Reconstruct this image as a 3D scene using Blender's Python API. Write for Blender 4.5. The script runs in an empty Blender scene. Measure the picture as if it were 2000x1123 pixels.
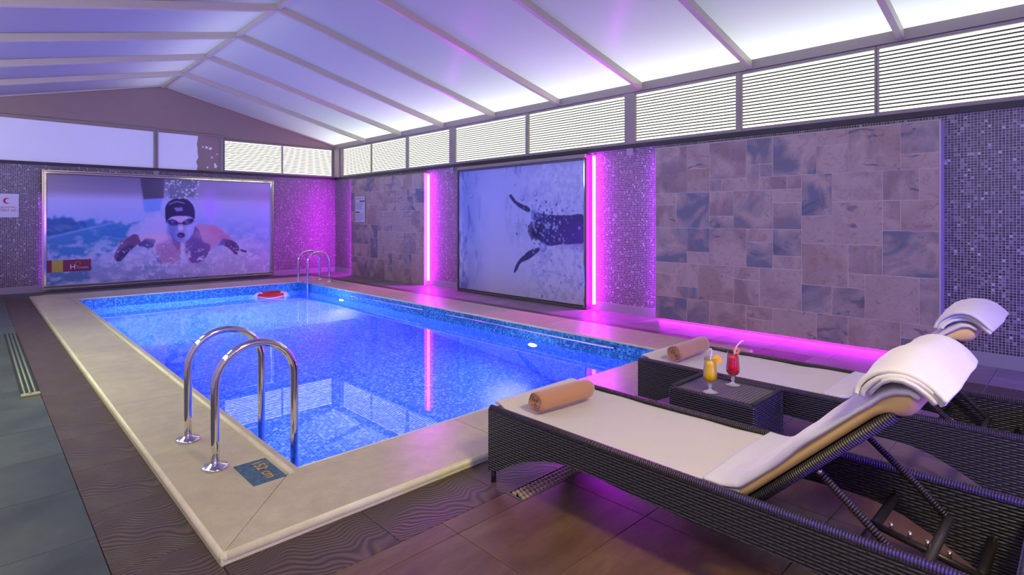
import bpy, math, random
import numpy as np
from mathutils import Vector
random.seed(7)
S = bpy.context.scene
COL = S.collection
PI = math.pi

# ------------------------------------------------------------------ camera, world, exposure
cd = bpy.data.cameras.new('camera'); cam = bpy.data.objects.new('camera', cd); COL.objects.link(cam)
cam.location = (-6.9463, -13.9679, 1.4)
cam.rotation_euler = (PI/2, 0, -0.7678)
cd.sensor_width = 36; cd.lens = 1092.063*36/2000; cd.shift_y = -134.1/2000
cd.clip_start = 0.05
S.camera = cam
S.view_settings.view_transform = 'Standard'; S.view_settings.look = 'None'
S.view_settings.gamma = 1; S.view_settings.exposure = 0.0; S.view_settings.use_curve_mapping = False
S.cycles.use_denoising = True
S.cycles.sample_clamp_indirect = 6
S.cycles.max_bounces = 8; S.cycles.transparent_max_bounces = 8
S.cycles.diffuse_bounces = 4; S.cycles.glossy_bounces = 4; S.cycles.transmission_bounces = 6

w = bpy.data.worlds.new('dusk_sky'); S.world = w; w.use_nodes = True
w.node_tree.nodes['Background'].inputs[0].default_value = (0.33, 0.26, 0.95, 1)
w.node_tree.nodes['Background'].inputs[1].default_value = 0.17

def area(name, loc, rot, sx, sy, power, color, shape='RECTANGLE', spread=PI):
    l = bpy.data.lights.new(name, 'AREA'); l.shape = shape; l.size = sx; l.size_y = sy
    l.energy = power; l.color = color; l.spread = spread
    o = bpy.data.objects.new(name, l); COL.objects.link(o); o.location = loc; o.rotation_euler = rot
    return o
# flood lamps outside, along the eave on the window side, that light the roof from above
area('eave_floodlight', (0.55, -6.9, 3.90), (0, math.radians(-78+180-12), 0), 0.3, 14.6, 350, (0.93, 1.0, 0.93))
area('ridge_fill', (-4.35, -3.2, 4.95), (0, 0, 0), 0.2, 6.5, 22, (0.85, 0.9, 1.0))  # added fill above the ridge, brightens the far bays of the left slope
# added fill lights without a seen source: warm behind the camera, greenish along the left
area('warm_fill', (-5.6, -14.9, 3.2), (math.radians(22), 0, 0), 0.5, 0.5, 110, (1.0, 0.86, 0.46))
area('green_white_fill', (-7.3, -7.2, 3.0), (0, math.radians(-10), 0), 0.4, 5.0, 62, (0.86, 1.0, 0.68), spread=math.radians(120))

# ------------------------------------------------------------------ materials
def lin(c):
    return tuple(((x/255)/12.92 if x/255 <= .04045 else ((x/255+.055)/1.055)**2.4) for x in c)
def L4(c): return (*lin(c), 1)
class N:
    def __init__(s, name):
        s.m = bpy.data.materials.new(name); s.m.use_nodes = True
        s.t = s.m.node_tree; s.t.nodes.clear()
        s.out = s.t.nodes.new('ShaderNodeOutputMaterial')
    def n(s, typ, **k):
        x = s.t.nodes.new('ShaderNode'+typ)
        for a, b in k.items(): setattr(x, a, b)
        return x
    def set(s, node, i, v):
        if isinstance(v, bpy.types.NodeSocket): s.t.links.new(v, node.inputs[i])
        elif v is not None: node.inputs[i].default_value = v
    def math(s, op, a, b=None, c=None):
        x = s.n('Math', operation=op); s.set(x, 0, a)
        if b is not None: s.set(x, 1, b)
        if c is not None: s.set(x, 2, c)
        return x.outputs[0]
    def vmath(s, op, a, b=None):
        x = s.n('VectorMath', operation=op); s.set(x, 0, a)
        if b is not None:
            if op == 'SCALE': s.set(x, 3, b)
            else: s.set(x, 1, b)
        return x.outputs[0]
    def uv(s): return s.n('UVMap').outputs[0]
    def obj(s): return s.n('TexCoord').outputs['Object']
    def noise(s, vec, scale, detail=4, rough=.5, dist=0):
        x = s.n('TexNoise'); s.set(x, 'Vector', vec); x.inputs['Scale'].default_value = scale
        x.inputs['Detail'].default_value = detail; x.inputs['Roughness'].default_value = rough
        x.inputs['Distortion'].default_value = dist
        return x
    def ramp(s, fac, stops, interp='LINEAR'):
        x = s.n('ValToRGB'); s.set(x, 0, fac); e = x.color_ramp.elements; x.color_ramp.interpolation = interp
        while len(e) < len(stops): e.new(.5)
        for i, (p, c) in enumerate(stops): e[i].position = p; e[i].color = c
        return x.outputs[0]
    def mix(s, fac, a, b, mode='MIX'):
        x = s.n('Mix', data_type='RGBA', blend_type=mode)
        s.set(x, 0, fac); s.set(x, 6, a); s.set(x, 7, b); return x.outputs[2]
    def sep(s, v):
        x = s.n('SeparateXYZ'); s.set(x, 0, v); return x.outputs
    def comb(s, a, b, c=0.0):
        x = s.n('CombineXYZ'); s.set(x, 0, a); s.set(x, 1, b); s.set(x, 2, c); return x.outputs[0]
    def bump(s, h, st=.5, d=.01, normal=None):
        x = s.n('Bump'); s.set(x, 'Height', h); x.inputs['Strength'].default_value = st; x.inputs['Distance'].default_value = d
        if normal: s.set(x, 'Normal', normal)
        return x.outputs[0]
    def pbr(s, color, rough=.5, metal=0, normal=None, spec=None, **k):
        b = s.n('BsdfPrincipled'); s.set(b, 'Base Color', color); s.set(b, 'Roughness', rough); s.set(b, 'Metallic', metal)
        if normal: s.set(b, 'Normal', normal)
        if spec is not None: s.set(b, 'Specular IOR Level', spec)
        for a, v in k.items(): s.set(b, a.replace('_', ' '), v)
        s.t.links.new(b.outputs[0], s.out.inputs[0]); return b
    def surf(s, sh): s.t.links.new(sh, s.out.inputs[0])

def plain(name, rgb, rough=.5, metal=0, **k):
    a = N(name); a.pbr(L4(rgb), rough, metal, **k); return a.m
def emis(name, col, st):
    a = N(name); e = a.n('Emission'); e.inputs[0].default_value = (*col, 1); e.inputs[1].default_value = st
    a.surf(e.outputs[0]); return a.m

def mosaic(name, stops, pitch=.0255, grout=(120, 112, 125), rough=.25, gw=.12, cell_bump=.25, big=None):
    a = N(name); uv = a.uv(); sc = a.vmath('SCALE', uv, 1/pitch)
    cell = a.vmath('FLOOR', sc); fr = a.vmath('FRACTION', sc)
    wn = a.n('TexWhiteNoise', noise_dimensions='2D'); a.set(wn, 0, cell)
    col = a.ramp(wn.outputs[0], stops)
    if big:
        nz = a.noise(uv, big[0], 3); col = a.mix(a.math('MULTIPLY', nz.outputs[0], big[1]), col, big[2])
    x, y, _ = a.sep(fr)
    ex = a.math('MINIMUM', x, a.math('SUBTRACT', 1.0, x)); ey = a.math('MINIMUM', y, a.math('SUBTRACT', 1.0, y))
    m = a.math('MINIMUM', ex, ey)
    isg = a.math('LESS_THAN', m, gw/2)
    c = a.mix(isg, col, L4(grout))
    r = a.math('MULTIPLY_ADD', isg, .5, rough)
    h = a.math('ADD', a.math('MINIMUM', a.math('MULTIPLY', m, 6.0), 1.0), a.math('MULTIPLY', wn.outputs[0], cell_bump))
    a.pbr(c, r, normal=a.bump(h, .25, .003)); return a.m

M = {}
M['mosaic'] = mosaic('grey_mosaic', [(0, L4((40, 34, 44))), (.5, L4((72, 62, 78))), (.85, L4((100, 90, 106))), (.97, L4((140, 130, 145))), (1, L4((190, 185, 200)))], gw=.2, grout=(168, 160, 172), cell_bump=.12, rough=.35)
def pooltiles():
    a = N('pool_mosaic'); uv = a.uv(); sc = a.vmath('SCALE', uv, 1/.026)
    cell = a.vmath('FLOOR', sc); fr = a.vmath('FRACTION', sc)
    wn = a.n('TexWhiteNoise', noise_dimensions='2D'); a.set(wn, 0, cell)
    deep = a.ramp(wn.outputs[0], [(0, (.005, .055, .62, 1)), (.4, (.012, .10, .88, 1)), (.75, (.06, .19, .95, 1)), (1, (.24, .34, 1, 1))])
    band = a.ramp(wn.outputs[0], [(0, (.0, .05, .16, 1)), (.4, (.0, .13, .30, 1)), (.75, (.02, .26, .46, 1)), (1, (.10, .45, .62, 1))])
    z = a.sep(a.n('NewGeometry').outputs['Position'])[2]
    c = a.mix(a.math('GREATER_THAN', z, -.20), deep, band)
    x, y, _ = a.sep(fr)
    m = a.math('MINIMUM', a.math('MINIMUM', x, a.math('SUBTRACT', 1.0, x)), a.math('MINIMUM', y, a.math('SUBTRACT', 1.0, y)))
    c = a.mix(a.math('LESS_THAN', m, .05), c, (.12, .35, .75, 1))
    a.pbr(c, .3); return a.m
M['pool'] = pooltiles()

def stone(name, c1, c2, c3, rough=.4, scale=3, speck=None, bump=.15, stretch=(1, 1, 1), rand=.25):
    a = N(name); uv = a.obj(); oi = a.n('ObjectInfo').outputs['Random']
    v = a.vmath('MULTIPLY', uv, stretch)
    v = a.vmath('ADD', v, a.comb(a.math('MULTIPLY', oi, 37.0), a.math('MULTIPLY', oi, 91.0), a.math('MULTIPLY', oi, 13.0)))
    n1 = a.noise(v, scale, 8, .65); n2 = a.noise(v, scale*9, 3, .6)
    c = a.ramp(n1.outputs[0], [(.3, L4(c1)), (.5, L4(c2)), (.72, L4(c3))])
    c = a.mix(.25, c, n2.outputs['Fac'], 'OVERLAY')
    c = a.mix(a.math('MULTIPLY', oi, rand), c, L4(c1))
    if speck:
        n3 = a.noise(uv, 260, 2, .6)
        c = a.mix(a.math('MULTIPLY', a.math('GREATER_THAN', n3.outputs[0], .6), .35), c, L4(speck))
    a.pbr(c, rough, normal=a.bump(a.math('ADD', n2.outputs[0], a.noise(uv, 160, 2).outputs[0]), bump, .004)); return a.m
M['floor_grey'] = stone('grey_floor_stone', (48, 56, 46), (68, 78, 64), (88, 96, 80), .38, 2.2, bump=.12)
M['floor_brown'] = stone('brown_floor_stone', (80, 58, 34), (104, 78, 50), (124, 98, 68), .42, 2.0, stretch=(1.0, 3.5, 1), bump=.12)
M['coping'] = stone('beige_coping_stone', (172, 160, 118), (186, 174, 132), (198, 186, 144), .30, 1.2, speck=(120, 105, 85), bump=.22, rand=.08)
M['coping_edge'] = stone('pale_coping_edge', (204, 200, 154), (218, 212, 168), (226, 222, 182), .3, 3, bump=.1, rand=0)
def wavy():
    a = N('wavy_tile'); p = a.obj(); oi = a.n('ObjectInfo').outputs['Random']
    n1 = a.noise(p, 1.7, 2, .4, .6).outputs[0]; n2 = a.noise(p, 5, 3, .5).outputs[0]
    x, y, _ = a.sep(p)
    ph = a.math('MULTIPLY_ADD', a.math('ADD', a.math('MULTIPLY', x, .35), y), 300.0, a.math('MULTIPLY', n1, 190.0))
    s_ = a.math('SINE', ph)
    f = a.math('MULTIPLY_ADD', s_, .5, .5)
    c = a.mix(f, L4((44, 32, 20)), L4((106, 84, 60)))
    c = a.mix(a.math('MULTIPLY', n2, .7), c, L4((64, 50, 44)))
    a.pbr(c, .45, normal=a.bump(f, .5, .003)); return a.m
M['wavy'] = wavy()
M['floor_led_tint'] = stone('led_tinted_floor_stone', (104, 88, 96), (124, 108, 114), (142, 126, 132), .4, 2.2, bump=.1)  # paler stone; part of the magenta LED spill is put into its colour
def slate():
    a = N('slate_tile'); p = a.obj(); oi = a.n('ObjectInfo').outputs['Random']
    off = a.comb(a.math('MULTIPLY', oi, 57.0), a.math('MULTIPLY', oi, 131.0), a.math('MULTIPLY', oi, 23.0))
    v = a.vmath('ADD', p, off)
    n1 = a.noise(a.vmath('MULTIPLY', v, (1, .8, 1.9)), 2.6, 7, .6, 1.3).outputs[0]
    n2 = a.noise(v, 11, 5, .72, 1.0).outputs[0]
    n3 = a.noise(a.vmath('MULTIPLY', v, (1, 1.2, 1.2)), 2.1, 3, .5, .8).outputs[0]
    base = a.ramp(oi, [(0, L4((140, 120, 124))), (.2, L4((168, 148, 146))), (.4, L4((122, 116, 128))), (.6, L4((156, 134, 130))), (.8, L4((104, 108, 128))), (1, L4((160, 142, 148)))], 'CONSTANT')
    c = a.mix(a.ramp(n3, [(.40, (0, 0, 0, 1)), (.60, (1, 1, 1, 1))]), base, L4((176, 156, 152)))
    c = a.mix(a.math('MULTIPLY', a.ramp(n1, [(.60, (0, 0, 0, 1)), (.66, (1, 1, 1, 1)), (.72, (.6, .6, .6, 1)), (.80, (0, 0, 0, 1))]), a.ramp(a.math('FRACT', a.math('MULTIPLY', oi, 7.31)), [(.3, (.12, .12, .12, 1)), (.7, (.85, .85, .85, 1))])), c, L4((74, 84, 112)))
    c = a.mix(a.ramp(n1, [(.26, (.5, .5, .5, 1)), (.38, (0, 0, 0, 1))]), c, L4((112, 84, 78)))
    c = a.mix(a.ramp(n2, [(.53, (0, 0, 0, 1)), (.68, (.6, .6, .6, 1))]), c, L4((150, 104, 90)))
    c = a.mix(a.ramp(n2, [(.28, (.75, .75, .75, 1)), (.40, (0, 0, 0, 1))]), c, L4((80, 72, 84)))
    a.pbr(c, .48, normal=a.bump(a.math('ADD', n1, n2), .45, .012)); return a.m
M['slate'] = slate()
M['grout'] = plain('pale_grout', (214, 202, 204), .8)
M['trim_white'] = plain('white_edge_trim', (188, 180, 178), .4)
M['frame_grey'] = plain('taupe_window_frame', (142, 132, 128), .4)
M['rafter'] = plain('cream_painted_steel', (196, 190, 166), .38)
M['dark_ledge'] = plain('dark_ledge', (46, 42, 52), .5)
M['gable'] = plain('mauve_grey_render', (148, 132, 116), .8)
M['skirt'] = plain('grey_skirting_tile', (150, 148, 156), .3)
M['slat'] = plain('grey_slat', (52, 52, 48), .7)
M['chrome'] = plain('chrome', (225, 225, 222), .08, 1)
M['steel'] = plain('brushed_steel', (190, 185, 178), .25, 1)
M['black_steel'] = plain('dark_steel', (96, 88, 90), .4, .4)
M['paint_white'] = plain('white_plaster', (200, 198, 196), .7)
M['led'] = emis('magenta_led', (.66, .006, 1.0), 190)
M['led_hidden'] = emis('violet_led', (.5, .02, 1.0), 110)
M['led_blue_wall'] = emis('blue_wall_led', (.08, .02, 1.0), 85)
M['led_back'] = emis('dim_violet_led', (.5, .03, 1.0), 22)
M['led_floor_fill'] = emis('added_magenta_floor_led', (.62, .01, .9), 150)
M['led_hot'] = emis('hot_magenta_led', (.62, .0, .9), 170)
M['led_blue'] = emis('blue_led', (.08, .02, 1.0), 420)
M['pane'] = emis('lit_frosted_pane', (1.0, 1.0, .82), 2.2)
M['pane_left'] = emis('lit_frosted_pane_dim', (.84, .82, .95), 5.0)
M['lamp_white'] = emis('pool_lamp_glow', (.85, .9, 1.0), 22)
def frosted():
    a = N('frosted_glass_panel'); d = a.n('BsdfDiffuse'); d.inputs[0].default_value = L4((190, 190, 200))
    e = a.n('Emission'); e.inputs[0].default_value = (.52, .54, 1.0, 1); e.inputs[1].default_value = .28
    x = a.n('AddShader'); a.t.links.new(d.outputs[0], x.inputs[0]); a.t.links.new(e.outputs[0], x.inputs[1]); a.surf(x.outputs[0]); return a.m
M['frosted'] = frosted()
def roofmat():
    a = N('translucent_roof_sheet'); t = a.n('BsdfTranslucent'); t.inputs[0].default_value = (.72, .74, .72, 1)
    d = a.n('BsdfDiffuse'); d.inputs[0].default_value = (.75, .76, .78, 1)
    g = a.n('BsdfGlossy'); g.inputs['Roughness'].default_value = .25; g.inputs[0].default_value = (1, 1, 1, 1)
    m1 = a.n('MixShader'); m1.inputs[0].default_value = .38; a.t.links.new(t.outputs[0], m1.inputs[1]); a.t.links.new(d.outputs[0], m1.inputs[2])
    m2 = a.n('MixShader'); m2.inputs[0].default_value = .008; a.t.links.new(m1.outputs[0], m2.inputs[1]); a.t.links.new(g.outputs[0], m2.inputs[2])
    a.surf(m2.outputs[0]); return a.m
M['roof'] = roofmat()
def water():
    a = N('pool_water'); g = a.n('BsdfGlass'); g.inputs['IOR'].default_value = 1.33; g.inputs['Roughness'].default_value = 0
    g.inputs[0].default_value = (.93, .97, 1, 1)
    p = a.obj(); h = a.noise(a.vmath('MULTIPLY', p, (1, 1.3, 1)), 3.5, 2, .4).outputs[0]
    a.set(g, 'Normal', a.bump(h, .005, .02)); a.surf(g.outputs[0]); return a.m
M['water'] = water()
def wicker(name, c1, c2, p=.011, wv=.045):
    a = N(name); u, v, _ = a.sep(a.uv())
    row = a.math('FLOOR', a.math('DIVIDE', v, p))
    fv = a.math('FRACT', a.math('DIVIDE', v, p))
    prof = a.math('SINE', a.math('MULTIPLY', fv, PI))
    ph = a.math('MULTIPLY_ADD', u, 2*PI/wv, a.math('MULTIPLY', row, PI))
    wob = a.math('MULTIPLY_ADD', a.math('SINE', ph), .5, .5)
    h = a.math('MULTIPLY', prof, a.math('MULTIPLY_ADD', a.math('POWER', wob, .45), .75, .25))
    c = a.mix(h, L4(c1), L4(c2))
    nz = a.noise(a.uv(), 40, 2).outputs[0]
    c = a.mix(a.math('MULTIPLY', nz, .4), c, L4(c1))
    a.pbr(c, .38, normal=a.bump(h, .9, .006)); return a.m
M['wicker'] = wicker('dark_wicker', (20, 19, 24), (62, 60, 72), .0125, .05)
M['wicker_top'] = wicker('dark_wicker_table_top', (20, 17, 20), (150, 140, 148), .020, .024)
M['wicker_wrap'] = wicker('dark_wicker_wrap', (22, 18, 18), (78, 68, 66), .009, .2)
M['tube_dark'] = plain('dark_brown_tube', (42, 34, 40), .35, .3)
def cloth(name, rgb, sheen=.3, sc=180, st=.35):
    a = N(name); p = a.obj(); n1 = a.noise(p, sc, 2, .6).outputs[0]; n2 = a.noise(p, 9, 3).outputs[0]
    c = a.mix(a.math('MULTIPLY', n2, .15), L4(rgb), L4(tuple(int(x*.8) for x in rgb)))
    a.pbr(c, .9, normal=a.bump(a.math('MULTIPLY_ADD', n2, .6, n1), st, .004), Sheen_Weight=sheen); return a.m
M['towel_white'] = cloth('white_towel', (206, 202, 208))
M['towel_seat'] = cloth('cream_towel', (206, 198, 190), st=.25)
M['towel_brown'] = cloth('tan_towel', (186, 132, 102), .4, 240, .6)
M['mattress'] = cloth('yellow_mattress', (216, 184, 118), .1, 120, .15)
def glassm():
    a = N('clear_glass'); t = a.n('BsdfTransparent'); t.inputs[0].default_value = (.96, .97, .98, 1); g = a.n('BsdfGlossy'); g.inputs['Roughness'].default_value = .03
    lw = a.n('LayerWeight'); lw.inputs[0].default_value = .28; x = a.n('MixShader')
    a.set(x, 0, a.math('MULTIPLY_ADD', lw.outputs['Fresnel'], .35, .03)); a.t.links.new(t.outputs[0], x.inputs[1]); a.t.links.new(g.outputs[0], x.inputs[2]); a.surf(x.outputs[0]); return a.m
M['glass'] = glassm()
def solidglass():
    a = N('solid_glass'); b = a.pbr((1, 1, 1, 1), .03, 0); b.inputs['Transmission Weight'].default_value = .75; b.inputs['IOR'].default_value = 1.45; return a.m
M['glass_solid'] = solidglass()
M['juice_y'] = plain('orange_juice', (255, 208, 0), .3)
M['juice_r'] = plain('red_juice', (226, 20, 28), .25)
M['straw'] = plain('white_straw', (235, 225, 225), .4)
M['orange'] = plain('orange_flesh', (255, 200, 30), .4)
M['orange_peel'] = plain('orange_peel', (245, 190, 20), .4)
M['apple'] = plain('fruit_slice', (226, 140, 70), .4)
M['apple_core'] = plain('fruit_core', (90, 50, 30), .5)
M['ring_white'] = plain('ring_white', (235, 232, 238), .4)
M['ring_red'] = plain('ring_red', (190, 20, 40), .4)
M['sign'] = plain('sign_white', (205, 205, 225), .35)
M['sign_red'] = plain('sign_red', (150, 20, 50), .5)
M['sign_grey'] = plain('notice_print', (120, 115, 150), .5)
M['maroon'] = plain('maroon', (110, 12, 66), .5)
M['depth_blue'] = mosaic('depth_plate_blue', [(0, L4((28, 66, 84))), (.5, L4((48, 92, 110))), (1, L4((74, 116, 128)))], .012, (60, 84, 92), .25, .14)
M['depth_gold'] = plain('depth_plate_gold', (206, 150, 40), .4)
M['drain_dark'] = plain('drain_channel_dark', (22, 20, 18), .7)
M['drain_stone'] = plain('drain_stud', (150, 136, 104), .35, .2)
M['drain_bar'] = plain('drain_bar_green', (110, 120, 104), .35, .3)
M['drain_cap'] = plain('drain_end_cap', (190, 184, 140), .3, .4)
def vcol(name):
    a = N(name); c = a.n('VertexColor', layer_name='print').outputs[0]
    a.pbr(c, .22, spec=.4); return a.m
M['print'] = vcol('glossy_print')

# ------------------------------------------------------------------ mesh helpers
ORG = {}
def org(o): return ORG.get(o.name, Vector((0, 0, 0)))
class MB:
    def __init__(s): s.v = []; s.f = []; s.sm = []; s.uv = {}; s.mi = []; s.cur = 0
    def add(s, vs, fs, smooth=False, uvs=None):
        b = len(s.v); s.v += [tuple(p) for p in vs]
        for i, f in enumerate(fs):
            if uvs: s.uv[len(s.f)] = uvs[i]
            s.f.append(tuple(b+j for j in f)); s.sm.append(smooth); s.mi.append(s.cur)
        return s
    def box(s, a, b, bev=0):
        x0, y0, z0 = [min(a[i], b[i]) for i in range(3)]; x1, y1, z1 = [max(a[i], b[i]) for i in range(3)]
        if bev <= 0:
            v = [(x0,y0,z0),(x1,y0,z0),(x1,y1,z0),(x0,y1,z0),(x0,y0,z1),(x1,y0,z1),(x1,y1,z1),(x0,y1,z1)]
            return s.add(v, [(0,3,2,1),(4,5,6,7),(0,1,5,4),(1,2,6,5),(2,3,7,6),(3,0,4,7)])
        # bevelled box: 24 verts
        e = min(bev, (x1-x0)*.49, (y1-y0)*.49, (z1-z0)*.49); V = []; idx = {}
        for ix, X in enumerate((x0, x1)):
            for iy, Y in enumerate((y0, y1)):
                for iz, Z in enumerate((z0, z1)):
                    dx = e if ix == 0 else -e; dy = e if iy == 0 else -e; dz = e if iz == 0 else -e
                    idx[(ix,iy,iz,0)] = len(V); V.append((X, Y+dy, Z+dz))
                    idx[(ix,iy,iz,1)] = len(V); V.append((X+dx, Y, Z+dz))
                    idx[(ix,iy,iz,2)] = len(V); V.append((X+dx, Y+dy, Z))
        F = []; c = Vector(((x0+x1)/2, (y0+y1)/2, (z0+z1)/2))
        def q(l):
            l = list(l); P = [Vector(V[i]) for i in l]; n = (P[1]-P[0]).cross(P[2]-P[0])
            if n.dot(sum(P, Vector())/len(P)-c) < 0: l.reverse()
            F.append(tuple(l))
        o = [(0,0),(1,0),(1,1),(0,1)]
        for k in (0,1):
            q([idx[(k,a_,b_,0)] for a_, b_ in o]); q([idx[(a_,k,b_,1)] for a_, b_ in o]); q([idx[(a_,b_,k,2)] for a_, b_ in o])
        for a_ in (0,1):
            for b_ in (0,1):
                q([idx[(a_,b_,0,0)], idx[(a_,b_,1,0)], idx[(a_,b_,1,1)], idx[(a_,b_,0,1)]])
                q([idx[(a_,0,b_,0)], idx[(a_,1,b_,0)], idx[(a_,1,b_,2)], idx[(a_,0,b_,2)]])
                q([idx[(0,a_,b_,1)], idx[(1,a_,b_,1)], idx[(1,a_,b_,2)], idx[(0,a_,b_,2)]])
                for d_ in (0,1): q([idx[(a_,b_,d_,0)], idx[(a_,b_,d_,1)], idx[(a_,b_,d_,2)]])
        return s.add(V, F)
    def tube(s, path, r, n=10, cap=True, closed=False, smooth=True):
        P = [Vector(p) for p in path]; m = len(P); V = []; L = 0; Ls = []
        rr = r if isinstance(r, (list, tuple)) else [r]*m
        up = None
        for i, p in enumerate(P):
            if closed: t = P[(i+1) % m]-P[i-1]
            else: t = P[min(i+1, m-1)]-P[max(i-1, 0)]
            t.normalize()
            if up is None:
                up = Vector((0, 0, 1)) if abs(t.z) < .9 else Vector((1, 0, 0))
            sd = t.cross(up).normalized(); up = sd.cross(t).normalized()
            if i: L += (P[i]-P[i-1]).length
            Ls.append(L)
            for k in range(n):
                a = 2*PI*k/n; V.append(p+(sd*math.cos(a)+up*math.sin(a))*rr[i])
        F = []; U = []
        for i in range(m if closed else m-1):
            j = (i+1) % m; l1 = Ls[j] if j else L+(P[0]-P[-1]).length
            for k in range(n):
                k2 = (k+1) % n; F.append((i*n+k, i*n+k2, j*n+k2, j*n+k))
                a0, a1 = k/n*2*PI*rr[i], (k+1)/n*2*PI*rr[i]
                U.append([(a0, Ls[i]), (a1, Ls[i]), (a1, l1), (a0, l1)])
        s.add(V, F, smooth, U)
        if cap and not closed:
            b = len(s.v)-len(V)
            for ring, rev in ((0, 0), (m-1, 1)):
                ids = [b+ring*n+k for k in range(n)]
                if not rev: ids.reverse()
                s.f.append(tuple(ids)); s.sm.append(False); s.mi.append(s.cur)
        return s
    def lathe(s, prof, c=(0, 0, 0), n=24, smooth=True, axis='z'):
        V = []
        for r, z in prof:
            for k in range(n):
                a = 2*PI*k/n; x, y = r*math.cos(a), r*math.sin(a)
                V.append((c[0]+x, c[1]+y, c[2]+z) if axis == 'z' else (c[0]+z, c[1]+x, c[2]+y))
        F = []
        for i in range(len(prof)-1):
            for k in range(n):
                k2 = (k+1) % n; F.append((i*n+k, i*n+k2, (i+1)*n+k2, (i+1)*n+k))
        return s.add(V, F, smooth)
    def prism(s, pts, axis, a, b, smooth=False):
        """polygon pts extruded along axis between a and b; axis x: pts=(y,z); y: (x,z); z: (x,y)"""
        def P(p, t):
            return {'x': (t, p[0], p[1]), 'y': (p[0], t, p[1]), 'z': (p[0], p[1], t)}[axis]
        n = len(pts); V = [P(p, a) for p in pts]+[P(p, b) for p in pts]
        ar = sum(pts[i][0]*pts[(i+1) % n][1]-pts[(i+1) % n][0]*pts[i][1] for i in range(n))
        flip = (ar < 0) ^ (axis == 'y') ^ (b < a)
        F = [tuple(reversed(range(n))), tuple(range(n, 2*n))]+[(i, (i+1) % n, n+(i+1) % n, n+i) for i in range(n)]
        if flip: F = [tuple(reversed(f)) for f in F]
        bse = len(s.f); s.add(V, F)
        if smooth:
            for i in range(bse+2, bse+2+n): s.sm[i] = True
        return s
    def build(s, name, mat, parent=None, at=None):
        me = bpy.data.meshes.new(name); o_ = org(parent) if parent is not None else Vector((0, 0, 0))
        base = Vector(at) if at is not None else (o_ if parent is not None else Vector((0, 0, 0)))
        vs = [(p[0]-base.x, p[1]-base.y, p[2]-base.z) for p in s.v]
        me.from_pydata(vs, [], s.f); 
        mats = mat if isinstance(mat, (list, tuple)) else [mat]
        for m_ in mats: me.materials.append(M[m_] if isinstance(m_, str) else m_)
        me.polygons.foreach_set('use_smooth', s.sm)
        if len(mats) > 1: me.polygons.foreach_set('material_index', s.mi)
        uvl = me.uv_layers.new(name='UVMap'); data = [0.0]*(2*len(me.loops)); V = s.v
        for pi, f in enumerate(s.f):
            ls = me.polygons[pi].loop_start
            if pi in s.uv:
                for k, (a, b) in enumerate(s.uv[pi]): data[2*(ls+k)] = a; data[2*(ls+k)+1] = b
            else:
                nrm = me.polygons[pi].normal; ax = max(range(3), key=lambda q: abs(nrm[q]))
                for k, vi in enumerate(f):
                    p = V[vi]
                    a, b = (p[1], p[2]) if ax == 0 else ((p[0], p[2]) if ax == 1 else (p[0], p[1]))
                    data[2*(ls+k)] = a; data[2*(ls+k)+1] = b
        uvl.data.foreach_set('uv', data)
        me.update()
        o = bpy.data.objects.new(name, me); COL.objects.link(o)
        if parent is not None: o.parent = parent; o.location = base-o_
        else: o.location = base
        ORG[o.name] = base.copy()
        return o
def empty(name, loc):
    o = bpy.data.objects.new(name, None); COL.objects.link(o); o.location = loc; o.empty_display_size = .1
    ORG[o.name] = Vector(loc); return o
def tag(o, label, cat=None, group=None, kind=None):
    if label: o['label'] = label
    if cat: o['category'] = cat
    if group: o['group'] = group
    if kind: o['kind'] = kind
    return o
def thing(name, label, cat, loc, group=None): return tag(empty(name, loc), label, cat, group)
def struct(name, loc=(0, 0, 0), label=None): return tag(empty(name, loc), label, None, None, 'structure')
def piece(src, name, parent, loc):
    """another piece sharing src's mesh, centred at world loc"""
    c = src.copy(); c.name = name; COL.objects.link(c); c.parent = parent; c.location = Vector(loc)-org(parent)
    ORG[c.name] = Vector(loc); return c
def textmesh(body, size, mat, name, parent, loc, rot, extrude=.0008, align='LEFT', font=None):
    cu = bpy.data.curves.new(name, 'FONT'); cu.body = body; cu.size = size; cu.extrude = extrude; cu.align_x = align; cu.align_y = 'CENTER'
    t = bpy.data.objects.new(name, cu); COL.objects.link(t)
    dg = bpy.context.evaluated_depsgraph_get(); me = bpy.data.meshes.new_from_object(t.evaluated_get(dg))
    bpy.data.objects.remove(t)
    me.materials.clear(); me.materials.append(M[mat])
    o = bpy.data.objects.new(name, me); COL.objects.link(o); o.parent = parent
    o.location = Vector(loc)-org(parent); o.rotation_euler = rot; return o

# ------------------------------------------------------------------ dimensions
XL, YB, YF = -7.95, 0.0, -15.8             # left wall, back wall, front wall; right wall is x = 0
PXL, PXR, PYN, PYF = -5.665, -1.8155, -10.951, -2.074
OXL, OXR, OYN, OYF = -6.2285, -1.116, -11.5375, -1.077
CZ = .045; WZ = -.144

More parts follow.
